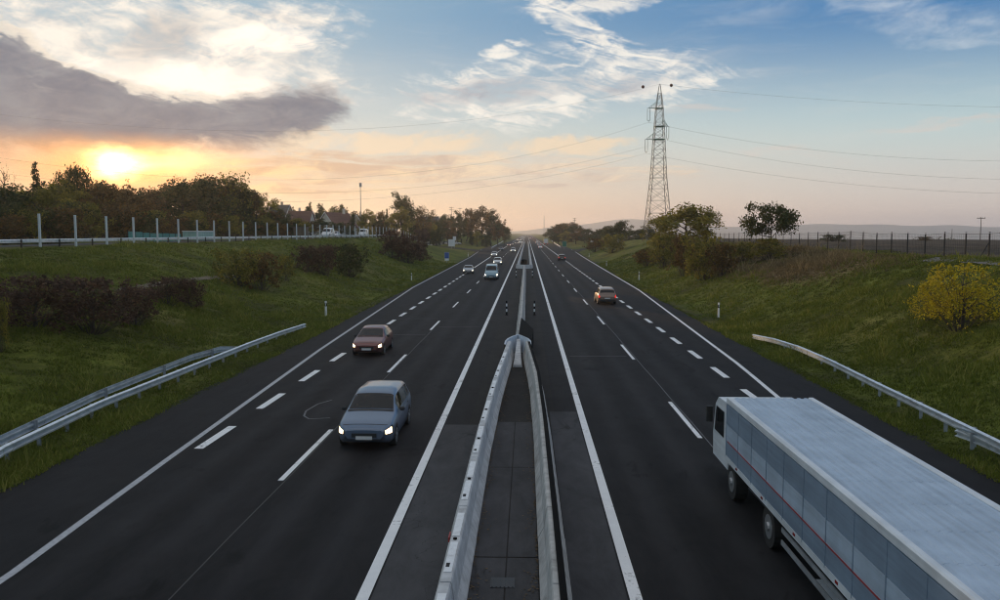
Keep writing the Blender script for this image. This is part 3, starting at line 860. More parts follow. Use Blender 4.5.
# ------------------------------------------------------------------ wire fence on the far crest
t = empty('wire_fence', (35, 60, tz(35, 60)), label='dark wire mesh fence on posts along the crest above the brown dry grass', cat='fence')
fp = MB().box((0, 0, 1.0), (0.075, 0.075, 2.1)).box((0, 0, 2.12), (0.09, 0.09, 0.05)).mesh('post', M_DARKST)
fya, fyb = along(989.5, 35), along(791, 35)
fp_step = (fyb - fya) / 14
fy = [fya + fp_step * k for k in range(-2, 46)]
for y in fy: link('post', fp, t, (0, y - 60, tz(35, y) - t.location.z))
b = MB()
for y0, y1 in zip(fy[:-1], fy[1:]):
    za, zb = tz(35, y0) - t.location.z, tz(35, y1) - t.location.z
    for h in (0.08, 0.42, 0.76, 1.1, 1.44, 1.78, 2.0): b.tube((0, y0 - 60, za + h), (0, y1 - 60, zb + h), 0.006 if h < 1.9 else 0.014, n=3, cap=False)
    for j in range(12):
        f_ = (j + 0.5) / 12; b.tube((0, y0 - 60 + fp_step * f_, za + 0.08), (0, y0 - 60 + fp_step * f_, za + 2.0), 0.005, n=3, cap=False)
b.build('wire_mesh', M_DARKST, t, kind='stuff')
z = tz(35, fya)
MB().tube((34.2 - 35, fya - 60.1, z - t.location.z), (-0.05, fya - 60, z + 1.3 - t.location.z), 0.04, n=6).build('brace', M_DARKST, t)

# leaf litter and grit gathered along the feet of the barriers
rl = np.random.default_rng(44); n = 1500
yl = rl.uniform(8, 45, n); sd_ = rl.random(n) < 0.5
xl_ = np.where(sd_, [fl_(v) + 0.31 for v in yl], [fr_(v) - 0.31 for v in yl]) + np.where(sd_, 1, -1) * np.abs(rl.normal(0, 0.07, n)) * (0.4 + 1.6 * (np.sin(yl * 1.7) > 0.2))
aa = rl.uniform(0, 6.28, n); sz = rl.uniform(0.012, 0.04, n); zl_ = rl.uniform(0.008, 0.03, n)
V = np.stack([np.stack([xl_ + np.cos(aa + k * 1.571) * sz, yl + np.sin(aa + k * 1.571) * sz * 0.7, zl_ + (k % 2) * 0.01], 1) for k in range(4)], 1).reshape(-1, 3)
M_LITTER = mat('dead_leaves', (0.10, 0.065, 0.03), 0.9, 0, 0.5, 9.0)
link('leaf_litter', np_mesh('leaf_litter', V, np.arange(n * 4).reshape(n, 4), M_LITTER), kind='stuff')

# ------------------------------------------------------------------ vegetation
def leaf_mat(name, a, b, c):
    """leaf colours vary leaf by leaf (attribute 'tint'); light passes through the blades"""
    m, t, p = new_mat(name)
    at = t.nodes.new('ShaderNodeAttribute'); at.attribute_name = 'tint'
    v = Ex(t, at.outputs['Fac'])
    col = mixc(t, v.smooth(0.0, 0.55), a, b); col = mixc(t, v.smooth(0.6, 1.0), col, c)
    t.links.new(col, p.inputs['Base Color']); p.inputs['Roughness'].default_value = 0.7; p.inputs['Specular IOR Level'].default_value = 0.2
    tr = t.nodes.new('ShaderNodeBsdfTranslucent'); t.links.new(col, tr.inputs['Color'])
    mx = t.nodes.new('ShaderNodeMixShader'); mx.inputs[0].default_value = 0.28
    out = t.nodes['Material Output']
    t.links.new(p.outputs[0], mx.inputs[1]); t.links.new(tr.outputs[0], mx.inputs[2]); t.links.new(mx.outputs[0], out.inputs['Surface'])
    return m
L_DARK = leaf_mat('leaves_dark_green', (0.030, 0.040, 0.013), (0.060, 0.072, 0.018), (0.12, 0.10, 0.026))
L_BROWN = leaf_mat('leaves_autumn_brown', (0.065, 0.045, 0.018), (0.13, 0.082, 0.026), (0.23, 0.12, 0.030))
L_OLIVE = leaf_mat('leaves_olive', (0.085, 0.090, 0.018), (0.21, 0.185, 0.034), (0.36, 0.27, 0.04))
L_YELLOW = leaf_mat('leaves_yellow', (0.21, 0.18, 0.017), (0.47, 0.37, 0.022), (0.64, 0.50, 0.03))
L_RED = leaf_mat('leaves_dark_red', (0.045, 0.028, 0.024), (0.095, 0.054, 0.038), (0.16, 0.09, 0.05))
L_GRASS = leaf_mat('grass_blades', (0.058, 0.072, 0.011), (0.140, 0.168, 0.020), (0.27, 0.25, 0.06))
L_STRAW = leaf_mat('dry_grass_blades', (0.085, 0.064, 0.030), (0.19, 0.142, 0.070), (0.33, 0.25, 0.13))
M_BARK = mat('bark', (0.055, 0.045, 0.036), 0.95, 0, 0.3, 5.0, 0.5)

def leaves(rng, cen, rad, n, size, flat=0.75, tint0=0.5):
    """n leaf blades spread through soft clumps"""
    cen = np.asarray(cen); k = rng.integers(0, len(cen), n)
    off = rng.normal(0, 1, (n, 3)); off /= np.linalg.norm(off, axis=1)[:, None]
    off *= (rng.random(n) ** 0.45)[:, None]; off[:, 2] *= flat
    p = cen[k] + off * np.asarray(rad)[k][:, None]
    a = rng.normal(0, 1, (n, 3)); a /= np.linalg.norm(a, axis=1)[:, None]
    q = rng.normal(0, 1, (n, 3)); b = np.cross(a, q); b /= np.linalg.norm(b, axis=1)[:, None]
    s = size * rng.uniform(0.45, 1.6, n)[:, None]
    V = np.stack([p - a * s, p + b * s * 0.55, p + a * s, p - b * s * 0.55], 1).reshape(-1, 3)
    F = np.arange(n * 4).reshape(n, 4)
    ct = rng.normal(0, 0.2, len(cen)); tint = np.clip(tint0 + ct[k] + rng.normal(0, 0.16, n), 0, 1)
    return V, F, np.repeat(tint, 4)

def tree_meshes(seed, Ht, Rc, base, nl, ls, lm, form='round', density=1.0, twiggy=False, lean=0.0):
    """a tapered trunk, limbs and side branches; leaf clumps at the branch ends"""
    rng = np.random.default_rng(seed); b = MB()
    r0 = Ht * 0.020 + 0.05
    pts = []; x = y = 0.0; n = 8; top = Ht * (0.80 if form != 'cone' else 0.97)
    for i in range(n + 1):
        pts.append(Vector((x, y, top * i / n))); x += rng.normal(lean, 0.018 * Ht); y += rng.normal(0, 0.018 * Ht)
    for i in range(n): b.tube(pts[i], pts[i+1], r0 * (1 - i / (n + 1)) ** 0.9, r0 * (1 - (i + 1) / (n + 1)) ** 0.9, 7, cap=False)
    def along(z): 
        f = min(max(z / top, 0), 0.999) * n; i = int(f); return pts[i].lerp(pts[i+1], f - i)
    cen, rad = [], []
    nb = {'round': 15, 'flat': 14, 'cone': 30, 'bush': 16, 'tall': 18}[form]
    ga = 2.399
    for i in range(nb):
        f = (i + 0.5) / nb; z = Ht * (base + (0.76 - base) * f) if form != 'cone' else Ht * (base + (0.95 - base) * f)
        az = i * ga + rng.normal(0, 0.3)
        if form == 'cone': L = Rc * (1.02 - f) * rng.uniform(0.75, 1.1); el = -0.1 + 0.3 * f
        elif form == 'flat': L = Rc * (0.55 + 0.5 * math.sin(math.pi * min(1, f * 0.8 + 0.25))) * rng.uniform(0.7, 1.15); el = rng.uniform(0.1, 0.6)
        elif form == 'bush': L = max(Rc, Ht * 0.6) * rng.uniform(0.6, 1.05); el = rng.uniform(0.15, 1.25)
        elif form == 'tall': L = Rc * rng.uniform(0.6, 1.1) * (1.1 - 0.5 * f); el = rng.uniform(0.4, 1.0)
        else: L = Rc * math.sqrt(max(0.12, 1 - (2 * f - 0.85) ** 2)) * rng.uniform(0.65, 1.12); el = rng.uniform(0.15, 0.95) + 0.3 * f
        o = along(z); d = Vector((math.cos(az) * math.cos(el), math.sin(az) * math.cos(el), math.sin(el)))
        mid = o + d * L * 0.5 + Vector(rng.normal(0, 0.06 * L, 3)); end = o + d * L + Vector(rng.normal(0, 0.08 * L, 3))
        if form == 'bush': end.z = max(end.z * min(1, Ht / max(end.z, 0.01)), 0.15 * Ht); end.x *= Rc / max(Rc, Ht * .6); end.y *= Rc / max(Rc, Ht * .6)
        end.z = min(end.z, Ht * 0.98)
        rr = max(r0 * (0.42 - 0.2 * f), 0.018)
        b.tube(o, mid, rr, rr * 0.6, 5, cap=False); b.tube(mid, end, rr * 0.6, rr * 0.2, 4, cap=False)
        for j in range(4 if form != 'cone' else 3):
            g = rng.uniform(0.25, 1.0); s = mid.lerp(end, max(0, g * 2 - 1)) if g > 0.5 else o.lerp(mid, g * 2)
            dd = (d + Vector(rng.normal(0, 0.75, 3))).normalized(); e2 = s + dd * L * rng.uniform(0.25, 0.5)
            if form == 'bush': e2.z = max(e2.z, 0.1 * Ht)
            e2.z = min(e2.z, Ht)
            b.tube(s, e2, rr * 0.35, rr * 0.1, 3, cap=False)
            if twiggy:
                for q in range(3):
                    e3 = e2 + Vector(rng.normal(0, 0.12 * L, 3)); b.tube(s.lerp(e2, 0.6), e3, rr * 0.15, rr * 0.05, 3, cap=False)
            if rng.random() < density: cen.append(tuple(e2)); rad.append(Rc * rng.uniform(0.16, 0.34))
        if rng.random() < density: cen.append(tuple(end)); rad.append(Rc * rng.uniform(0.18, 0.36))
    if form == 'bush':           # stems sprout from the ground all round: the dome is leafy to its foot
        for i in range(46):
            a = rng.uniform(0, 6.28); f = rng.random() ** 0.5; zz = (0.10 + 0.62 * math.sqrt(max(0, 1 - f * f)) * rng.uniform(0.5, 1.1)) * Ht
            e2 = Vector((Rc * 0.86 * f * math.cos(a), Rc * 0.86 * f * math.sin(a), zz))
            b.tube((e2.x * 0.3, e2.y * 0.3, 0), e2, 0.018, 0.006, 3, cap=False)
            cen.append(tuple(e2)); rad.append(Rc * rng.uniform(0.10, 0.30))
        for i in range(14):      # sprigs reaching out past the dome
            a = rng.uniform(0, 6.28); el = rng.uniform(0.35, 1.35); L = rng.uniform(1.0, 1.28)
            e2 = Vector((Rc * L * math.cos(el) * math.cos(a), Rc * L * math.cos(el) * math.sin(a), min(Ht * 1.08, 0.2 * Ht + 0.8 * Ht * L * math.sin(el))))
            b.tube((e2.x * 0.4, e2.y * 0.4, e2.z * 0.5), e2, 0.016, 0.005, 3, cap=False)
            cen += [tuple(e2 * 0.92), tuple(e2)]; rad += [Rc * 0.09, Rc * 0.05]
    if form != 'cone' and density > 0.5: cen.append((pts[-1].x, pts[-1].y, Ht * 0.93)); rad.append(Rc * 0.28)
    V, F, T = leaves(rng, cen, rad, nl, ls)
    V[:, 2] = np.maximum(V[:, 2], 0.05)
    tm = b.mesh('trunk', M_BARK)
    cm = np_mesh('crown', V, F, lm, False, {'tint': T})
    return tm, cm

PROTO = {}
def proto(key, *a, **k):
    if key not in PROTO: PROTO[key] = tree_meshes(*a, **k)
    return PROTO[key]
# unit shapes, about 10 m tall (bushes 3 m): scaled when planted
for i in range(3):
    proto(f'broad_dark{i}', 11 + i, 10, 4.2, 0.18, 4200, 0.20, L_DARK)
    proto(f'broad_brown{i}', 31 + i, 10, 4.0, 0.16, 3800, 0.19, L_BROWN, density=0.9)
    proto(f'olive{i}', 51 + i, 10, 4.4, 0.14, 4200, 0.19, L_OLIVE)
    proto(f'shrub_red{i}', 71 + i, 3, 2.4, 0.05, 4600, 0.085, L_RED, 'bush', twiggy=True)
    proto(f'shrub_olive{i}', 81 + i, 3, 2.2, 0.05, 3600, 0.10, L_OLIVE, 'bush', twiggy=True)
    proto(f'shrub_brown{i}', 91 + i, 3, 2.2, 0.05, 3600, 0.10, L_BROWN, 'bush', twiggy=True)
    proto(f'shrub_dark{i}', 101 + i, 3, 2.2, 0.05, 3600, 0.10, L_DARK, 'bush', twiggy=True)
proto('sparse0', 121, 10, 4.6, 0.22, 2600, 0.17, L_BROWN, density=0.8, twiggy=True)
proto('sparse1', 122, 10, 4.6, 0.2, 2400, 0.17, L_OLIVE, density=0.7, twiggy=True)
proto('bare0', 123, 10, 3.6, 0.25, 160, 0.10, L_BROWN, density=0.25, twiggy=True)
proto('conifer0', 124, 10, 2.2, 0.08, 1700, 0.15, L_DARK, 'cone', density=0.75)
proto('conifer1', 125, 10, 2.8, 0.10, 4200, 0.18, L_DARK, 'cone')
proto('flat0', 126, 10, 6.0, 0.35, 5200, 0.22, L_DARK, 'flat', density=0.85, twiggy=True)
proto('slim0', 127, 10, 1.8, 0.35, 1500, 0.16, L_DARK, 'tall', density=0.9)
proto('poplar0', 128, 10, 2.4, 0.15, 3800, 0.17, L_DARK, 'tall')
proto('yellow0', 129, 3, 2.1, 0.02, 4200, 0.062, L_YELLOW, 'bush', twiggy=True)

NAT = {'shrub': 3.0, 'yellow': 3.0}
RAD = {'broad_dark': 4.4, 'broad_brown': 4.2, 'olive': 4.6, 'shrub_red': 2.4, 'shrub_olive': 2.2, 'shrub_brown': 2.2, 'shrub_dark': 2.2, 'sparse': 4.8, 'bare': 3.6, 'conifer': 2.4, 'flat': 6.0, 'slim': 1.8, 'poplar': 2.4, 'yellow': 2.1}
rot_rng = random.Random(3)
def plant(key, x, y, h, w, label, name='tree', cat='tree', group=None, z=None, rz=None):
    tm, cm = PROTO[key]
    nat = NAT.get(key.split('_')[0].rstrip('0123456789'), 10.0); rad = RAD[key.rstrip('0123456789')]
    zz = tz(x, y) if z is None else z
    t = empty(name, (x, y, zz - 0.05), rot_rng.uniform(0, 6.28) if rz is None else rz, label=label, cat=cat, group=group)
    link('trunk' if name.endswith('tree') else 'stems', tm, t); link('crown' if name.endswith('tree') else 'foliage', cm, t)
    t.scale = (w / 2 / rad, w / 2 / rad, h / nat)
    return t
def plant_px(key, px, base_py, top_py, wpx, label, Y=None, **k):
    """stands where the photograph shows its foot; or, if its foot is hidden, at a known distance"""
    if Y is None: x, y, z = G(px, base_py)
    elif k.get('group') == 'garden trees among the houses': x, y, _ = WD(px, 233, max(Y, 56 * 826 / (527 - px))); z = tz(x, y)
    else: x, y, _ = WD(px, 233, Y); z = tz(x, y)
    zt = WD(px, top_py, y)[2]
    return plant(key, x, y, max(0.5, zt - z), wpx * y / 826 * 1.02, label, **k)

# bushes on the slope by the oncoming lanes
S = dict(name='shrub', cat='bush')
plant_px('shrub_red0', 36, 326, 280, 92, 'big dark red brown bush on the slope above the double guardrail, end of the thicket', **S)
plant_px('shrub_red1', 92, 333, 284, 92, 'dark red brown bush in the middle of the thicket above the double guardrail', **S)
plant_px('shrub_red2', 136, 325, 291, 56, 'dull purple bush at the road end of the thicket above the guardrail', **S)
plant_px('shrub_red0', -14, 330, 294, 60, 'dark bush cut by the picture edge above the guardrail', **S)
plant_px('shrub_olive0', -2, 352, 303, 24, 'small green leafy bush in front of the dark thicket', **S)
plant_px('shrub_red1', 168, 305, 279, 36, 'low dark red bush at the end of the trodden path', **S)
plant_px('shrub_red2', 190, 308, 281, 32, 'low purple brown bush next to the trodden path', **S)
plant_px('shrub_olive1', 238, 286, 252, 44, 'olive bush turning yellow on the slope, larger of two', **S)
plant_px('shrub_brown0', 262, 290, 256, 40, 'yellow brown bush leaning against the olive bush on the slope', **S)
plant_px('shrub_olive2', 286, 281, 257, 20, 'slim olive sapling bush between the yellow brown bush and the red bushes', **S)
plant_px('shrub_red0', 308, 272, 248, 30, 'dark red bush nearest the bare steel posts on the slope', **S)
plant_px('shrub_red2', 325, 276, 248, 32, 'dark red bush in the middle of its clump below the steel posts', **S)
plant_px('shrub_dark0', 350, 277, 247, 34, 'dark green bush joined to the red bushes below the steel posts', **S)
plant_px('shrub_red1', 392, 258, 233, 30, 'dark red bush at the top of the slope close to the service road', **S)
plant_px('shrub_red0', 408, 263, 238, 36, 'wide dark red bush farther down the slope, beside the marker post', **S)
plant_px('shrub_red2', 420, 261, 244, 20, 'low dark bush at the road end of the far clump', **S)
plant_px('shrub_dark1', 436, 246, 231, 15, 'small round dark green bush on the far end of the slope', **S)
plant_px('shrub_red1', 424, 240, 231, 22, 'reddish bush beside the far end of the service road', Y=300, **S)

# trees behind the service road, against the sunset
tr = random.Random(8)
kinds = ['broad_brown0', 'broad_dark0', 'broad_brown1', 'broad_dark1', 'olive0', 'broad_brown2', 'broad_dark2', 'olive1']
belt = dict(group='dark tree belt behind the service road')
prof_x = [-60, 0, 20, 60, 95, 130, 150, 180, 215, 245, 262, 285, 320, 380]
prof_y = [180, 184, 187, 183, 184, 188, 191, 186, 179, 188, 200, 212, 213, 212]
px = -70.0; i = 0
while px < 272:
    Xr = -62 - (i % 3) * 8 - tr.uniform(0, 5)
    d = ray(px, 233); y = Xr * d[1] / d[0]
    top = float(np.interp(px, prof_x, prof_y)) + tr.uniform(-3, 7)
    zt = WD(px, top, y)[2]; x = Xr; h = zt - tz(x, y)
    plant(kinds[i % 8], x, y, h, min(max(h * 1.0, 8), 13), {'broad_brown': 'brown leaved', 'broad_dark': 'dark green', 'olive': 'olive leaved'}[kinds[i % 8][:-1]] + ' tree in the dense belt against the sunset behind the service road', **belt)
    px += tr.uniform(7, 12) * (1.0 if px < 200 else 0.8); i += 1
px = -60.0; i = 0
while px < 300:
    Xr = -55.5 - tr.uniform(0, 4); d = ray(px, 233); y = Xr * d[1] / d[0]
    ks = ['shrub_brown0', 'shrub_dark0', 'shrub_olive0', 'shrub_brown1', 'shrub_dark2'][i % 5]
    plant(ks, Xr, y, tr.uniform(2.6, 4.8), tr.uniform(4.5, 7), {'brown': 'brown', 'dark': 'dark green', 'olive': 'olive'}[ks[6:-1]] + ' undergrowth bush in shade at the foot of the tree belt', name='shrub', cat='bush', group='undergrowth bushes below the tree belt')
    px += tr.uniform(9, 15) * (1.0 if px < 150 else 0.6); i += 1
plant_px('bare0', 5, 0, 152, 34, 'bare leafless tree rising above the dark belt near the picture edge', Y=108)
plant_px('conifer0', 40, 0, 158, 22, 'narrow dark fir poking out of the belt beside the bare tree', Y=120)
plant_px('flat0', 79, 0, 165, 34, 'spreading pine just beside the setting sun', Y=128)
plant_px('slim0', 127, 0, 176, 15, 'thin small topped tree standing in the sun glow', Y=140)
plant_px('sparse0', 205, 0, 172, 56, 'large thin leaved tree with sky showing through, tallest past the sun', Y=168)
plant_px('sparse1', 230, 0, 172, 52, 'open leafy tree with bright sky between its leaves', Y=172)
plant_px('sparse0', 254, 0, 188, 34, 'thin leaved tree sloping down at the end of the tall belt', Y=182)
# smaller trees and gardens farther along
gard = [('broad_dark0', 283, 208, 26, 260), ('poplar0', 294, 205, 11, 330), ('conifer1', 306, 205, 14, 330), ('conifer0', 312, 200, 11, 335), ('broad_dark1', 320, 206, 24, 340),
        ('olive0', 333, 208, 26, 330), ('broad_dark2', 343, 204, 20, 330), ('broad_brown0', 354, 211, 26, 290), ('olive1', 367, 210, 26, 290), ('broad_brown1', 379, 211, 24, 310),
        ('broad_brown2', 272, 209, 32, 210), ('olive2', 299, 217, 34, 200), ('broad_dark1', 322, 219, 30, 205), ('conifer1', 349, 213, 10, 215), ('olive2', 362, 219, 26, 220), ('broad_dark0', 378, 219, 24, 240),
        ('broad_brown0', 311, 221, 30, 190), ('broad_dark0', 288, 219, 30, 190), ('olive1', 268, 219, 30, 175), ('broad_brown1', 391, 216, 20, 270), ('olive0', 385, 222, 20, 230), ('broad_dark2', 342, 222, 22, 212), ('broad_brown2', 330, 226, 20, 200), ('olive1', 355, 226, 18, 205)]
for i, (k_, px, top, w, Y) in enumerate(gard):
    plant_px(k_, px, 0, top, w, {'broad_dark': 'dark green', 'broad_brown': 'brown leaved', 'olive': 'olive yellow', 'poplar': 'narrow upright', 'conifer': 'pointed conifer'}[k_[:-1]] + ' garden tree among the houses beyond the service road', Y=Y, group='garden trees among the houses')
plant_px('broad_dark0', 406, 0, 195, 34, 'tall dark leafy tree standing above the yellow one past the houses', Y=300)
plant_px('olive1', 402, 0, 208, 34, 'yellowing tree in front of the tall dark tree past the houses', Y=285)
plant_px('sparse0', 421, 0, 205, 26, 'round dark tree between the yellowing tree and the far wood', Y=315)
plant_px('conifer0', 386, 0, 207, 7, 'narrow dark conifer before the yellowing tree', Y=290)
for i, (k_, px, top, w, Y) in enumerate([('broad_dark1', 430, 217, 21, 380), ('broad_dark2', 443, 214, 20, 420), ('poplar0', 452, 213, 12, 430), ('broad_dark0', 461, 212, 18, 440), ('broad_dark2', 436, 222, 15, 360)]):
    plant_px(k_, px, 0, top, w, {'broad_dark': 'dark green', 'broad_brown': 'brown leaved', 'olive': 'olive yellow', 'poplar': 'narrow upright', 'conifer': 'pointed conifer'}[k_[:-1]] + ' tree on the rise behind the oncoming slip road', Y=Y, group='dark trees on the rise behind the slip road')
plant_px('broad_brown1', 471, 0, 208, 18, 'thin brown tree at the uphill end of the far autumn wood', Y=440)
plant_px('broad_brown0', 482, 0, 206, 28, 'tall rust brown tree, highest of the far autumn wood by the oncoming lanes', Y=430)
plant_px('broad_dark0', 491, 0, 211, 24, 'dark tree in the far autumn wood beside the rust brown one', Y=440)
plant_px('broad_brown2', 498, 0, 218, 20, 'reddish tree lower down in the far autumn wood', Y=450)
plant_px('broad_dark1', 505, 0, 226, 14, 'low dark tree at the road end of the far autumn wood', Y=470)
plant_px('olive0', 477, 0, 231, 12, 'small orange tree on the bright green bank by the slip road', Y=400)
plant_px('shrub_dark2', 486, 0, 236, 12, 'dark bush under the autumn wood by the slip road', Y=410, **S)
plant_px('shrub_dark0', 472, 0, 233, 8, 'dark bush on the bright green bank beyond the slip road', Y=430, **S)
for i, (k_, px, top, w, Y) in enumerate([('olive0', 412, 219, 22, 330), ('broad_brown2', 425, 220, 20, 345), ('broad_dark0', 440, 219, 18, 385), ('broad_brown1', 448, 220, 18, 400), ('broad_dark1', 457, 219, 18, 430), ('olive1', 433, 224, 14, 350), ('broad_dark2', 466, 217, 18, 455), ('broad_brown0', 418, 224, 18, 318)]):
    plant_px(k_, px, 0, top, w, {'broad_dark': 'dark green', 'broad_brown': 'brown leaved', 'olive': 'olive yellow'}[k_[:-1]] + ' tree in the far band between the houses and the autumn wood', Y=Y, group='far tree band between the houses and the autumn wood')
fr_ = random.Random(21)
for i in range(16):
    Y = fr_.uniform(650, 1500); X = -fr_.uniform(20, 34) - (Y - 600) * 0.012
    plant(['broad_dark0', 'broad_brown1', 'broad_dark2'][i % 3], X, Y, fr_.uniform(7, 11), fr_.uniform(11, 17), 'far roadside tree fading out beyond the autumn wood', group='far roadside trees on the oncoming side')
for i in range(16):
    Y = fr_.uniform(560, 1500); X = fr_.uniform(20, 36) + (Y - 560) * 0.014
    plant(['broad_dark1', 'broad_brown0', 'broad_dark2'][i % 3], X, Y, fr_.uniform(7, 11), fr_.uniform(11, 17), 'far roadside tree fading out beyond the slip road on the outgoing side', group='far roadside trees on the outgoing side')

# trees on the outgoing side
for i, (k_, px, top, w, Y) in enumerate([('broad_dark0', 553, 227, 22, 520), ('broad_brown1', 562, 224, 24, 500), ('broad_dark2', 571, 225, 24, 480), ('broad_brown0', 580, 228, 22, 470), ('broad_dark1', 588, 229, 19, 460),
        ('olive1', 566, 231, 19, 450), ('broad_brown2', 576, 232, 19, 440), ('broad_dark0', 596, 230, 21, 400), ('broad_dark1', 606, 227, 22, 390), ('broad_dark2', 638, 229, 26, 330), ('broad_dark0', 650, 227, 26, 320), ('broad_dark1', 629, 231, 21, 340), ('broad_dark2', 560, 233, 19, 460), ('broad_dark1', 585, 235, 19, 440)]):
    plant_px(k_, px, 0, top, w, {'broad_dark': 'dark green', 'broad_brown': 'brown leaved', 'olive': 'olive yellow', 'poplar': 'narrow upright', 'conifer': 'pointed conifer'}[k_[:-1]] + ' tree in the wood behind the outgoing slip road', Y=Y, group='dark wood behind the outgoing slip road')
plant_px('broad_dark0', 612, 0, 225, 34, 'broad dark tree where the outgoing slip road leaves', Y=270)
plant_px('broad_dark2', 622, 0, 220, 20, 'taller dark tree just behind the broad one by the slip road', Y=275)
plant_px('shrub_brown1', 595, 252, 239, 20, 'low brown bush on the verge by the outgoing slip road', **S)
plant_px('shrub_olive1', 612, 253, 236, 26, 'olive bush under the broad dark tree', **S)
plant_px('olive2', 688, 0, 202, 76, 'largest roadside tree on the crest below the pylon, thin at its top', Y=138)
plant_px('sparse1', 706, 0, 206, 46, 'half bare tree at the field side of the largest roadside tree', Y=142)
plant_px('olive0', 660, 0, 216, 34, 'dark small tree under the foot of the pylon', Y=150)
plant_px('shrub_olive2', 664, 268, 238, 34, 'yellow olive bush at the road end of the crest thicket', **S)
plant_px('shrub_brown2', 684, 276, 240, 36, 'brown bush below the largest roadside tree', **S)
plant_px('shrub_olive1', 704, 280, 240, 40, 'olive brown bush spreading down the slope below the crest', **S)
plant_px('shrub_brown0', 722, 277, 246, 32, 'russet bush between the crest thicket and the lone tree', **S)
plant_px('shrub_brown1', 648, 266, 250, 24, 'low russet bush at the edge of the bright verge', **S)
plant_px('shrub_olive0', 742, 262, 243, 28, 'low green brown bush beside the foot of the lone tree', **S)
plant_px('flat0', 770, 259, 203, 52, 'lone dark spreading tree on the crest by the wire fence', rz=0.6)
plant_px('shrub_olive2', 768, 260, 240, 36, 'leafy undergrowth round the foot of the lone tree', **S)
plant_px('yellow0', 960, 330, 268, 78, 'bright yellow bush on the slope above the outgoing guardrail', rz=1.0, **S)
plant_px('yellow0', 932, 320, 284, 36, 'smaller yellow bush leaning out beside the bright yellow one', rz=3.0, **S)
plant_px('shrub_dark1', 833, 0, 235, 26, 'lone dark low bush out in the brown field', Y=190, **S)
plant_px('shrub_brown2', 925, 0, 237, 16, 'small brown bush far out in the field behind the fence', Y=230, **S)

# far plain: hedgerows and woods that read as one mass
rg = np.random.default_rng(17)
cen, rad = [], []
for row in range(46):
    Y = rg.uniform(900, 4400); L = rg.uniform(60, 420); X0 = Y * rg.uniform(0.12, 0.72); n = int(L / 9)
    for j in range(n):
        x = X0 + L * j / n + rg.normal(0, 3); y = Y + L * 0.15 * j / n + rg.normal(0, 8); h = rg.uniform(4, 11)
        cen.append((x, y, tz(x, y) + h * 0.5)); rad.append(h * 0.75)
V, F, T = leaves(rg, cen, rad, len(cen) * 45, 1.3)
link('far_woodland', np_mesh('far_woodland', V, F, L_DARK, False, {'tint': T}), kind='stuff')

# grass: blades in tufts, real ones as far as they can be told apart
def grass(name, n_near, n_far, side, mats, seed):
    r = np.random.default_rng(seed); P = []
    for n, ya, yb in ((n_near, 14, 62), (n_far, 62, 190)):
        y = ya + (yb - ya) * r.random(n * 2) ** 1.5; dd = -0.16 + 24 * r.random(n * 2) ** 1.2
        x = edge_l(y) - dd if side < 0 else edge_r(y) + dd
        vis = np.abs(x / y) < 0.72
        P.append(np.stack([x, y, dd], 1)[vis][:n])
    P = np.concatenate(P); n = len(P); x, y, dd = P.T
    dry = dry_mask(x, y) if side > 0 else np.zeros(n)
    dist = np.hypot(x, y)
    pn = 0.5 + 0.5 * np.sin(x * 0.7 + 2 * np.sin(y * 0.33)) * np.sin(y * 0.5 + np.sin(x * 0.9))
    tall = r.random(n) < 0.05 * pn
    hgt = (0.06 + 0.15 * pn ** 2) * r.uniform(0.4, 1.6, n) * (1 + 1.5 * dry) * np.where(dd < 0.6, 0.6, 1.0) * np.where(tall, 2.4, 1.0)
    out = []
    dryr = dry > r.random(n) * 0.8 + 0.1
    for sel, nm in ((~dryr, 0), (dryr, 1)):
        k = np.where(sel)[0]
        if not len(k): continue
        nb = 4; kk = np.repeat(k, nb); m_ = len(kk)
        a = r.uniform(0, 2 * math.pi, m_); bx = x[kk] + r.normal(0, 0.07, m_); by = y[kk] + r.normal(0, 0.07, m_); bz = ter(bx, by) - 0.02
        w = 0.012 + 0.00035 * dist[kk]; h = hgt[kk] * r.uniform(0.7, 1.3, m_); ln = h * r.uniform(0.2, 0.9, m_)
        la = r.uniform(0, 2 * math.pi, m_)
        v0 = np.stack([bx - np.cos(a) * w, by - np.sin(a) * w, bz], 1); v1 = np.stack([bx + np.cos(a) * w, by + np.sin(a) * w, bz], 1)
        v2 = np.stack([bx + np.cos(la) * ln, by + np.sin(la) * ln, bz + h], 1)
        V = np.stack([v0, v1, v2], 1).reshape(-1, 3); F = np.arange(m_ * 3).reshape(-1, 3)
        T = np.clip(np.repeat(0.12 + 0.5 * pn[kk] + 0.3 * tall[kk] + r.normal(0, 0.18, m_), 3), 0, 1)
        link([name, 'dry_grass'][nm], np_mesh([name, 'dry_grass'][nm], V, F, mats[nm], False, {'tint': T}), kind='stuff')
grass('grass', 46000, 34000, -1, (L_GRASS, L_STRAW), 1)
grass('grass', 46000, 40000, 1, (L_GRASS, L_STRAW), 2)

# ------------------------------------------------------------------ vehicles
def car_paint(name, col, metal=0.25, rough=0.32):
    m, t, p = new_mat(name)
    g = t.nodes.new('ShaderNodeNewGeometry'); f = noise(t, g.outputs['Position'], 3.0, 6, 0.6)
    s = t.nodes.new('ShaderNodeSeparateXYZ'); t.links.new(g.outputs['Position'], s.inputs[0])
    dust = (1.0 - Ex(t, s.outputs[2]).smooth(0.15, 0.75)) * 0.55 + f.smooth(0.5, 0.8) * 0.15     # road dirt thrown up on the sills
    t.links.new(mixc(t, dust, col, (0.09, 0.085, 0.08)), p.inputs['Base Color'])
    t.links.new((dust * 0.4 + rough).k, p.inputs['Roughness'])
    p.inputs['Metallic'].default_value = metal; p.inputs['Coat Weight'].default_value = 0.6; p.inputs['Coat Roughness'].default_value = 0.12
    return m
P_SILVER = car_paint('silver_paint', (0.42, 0.43, 0.45), 0.5)
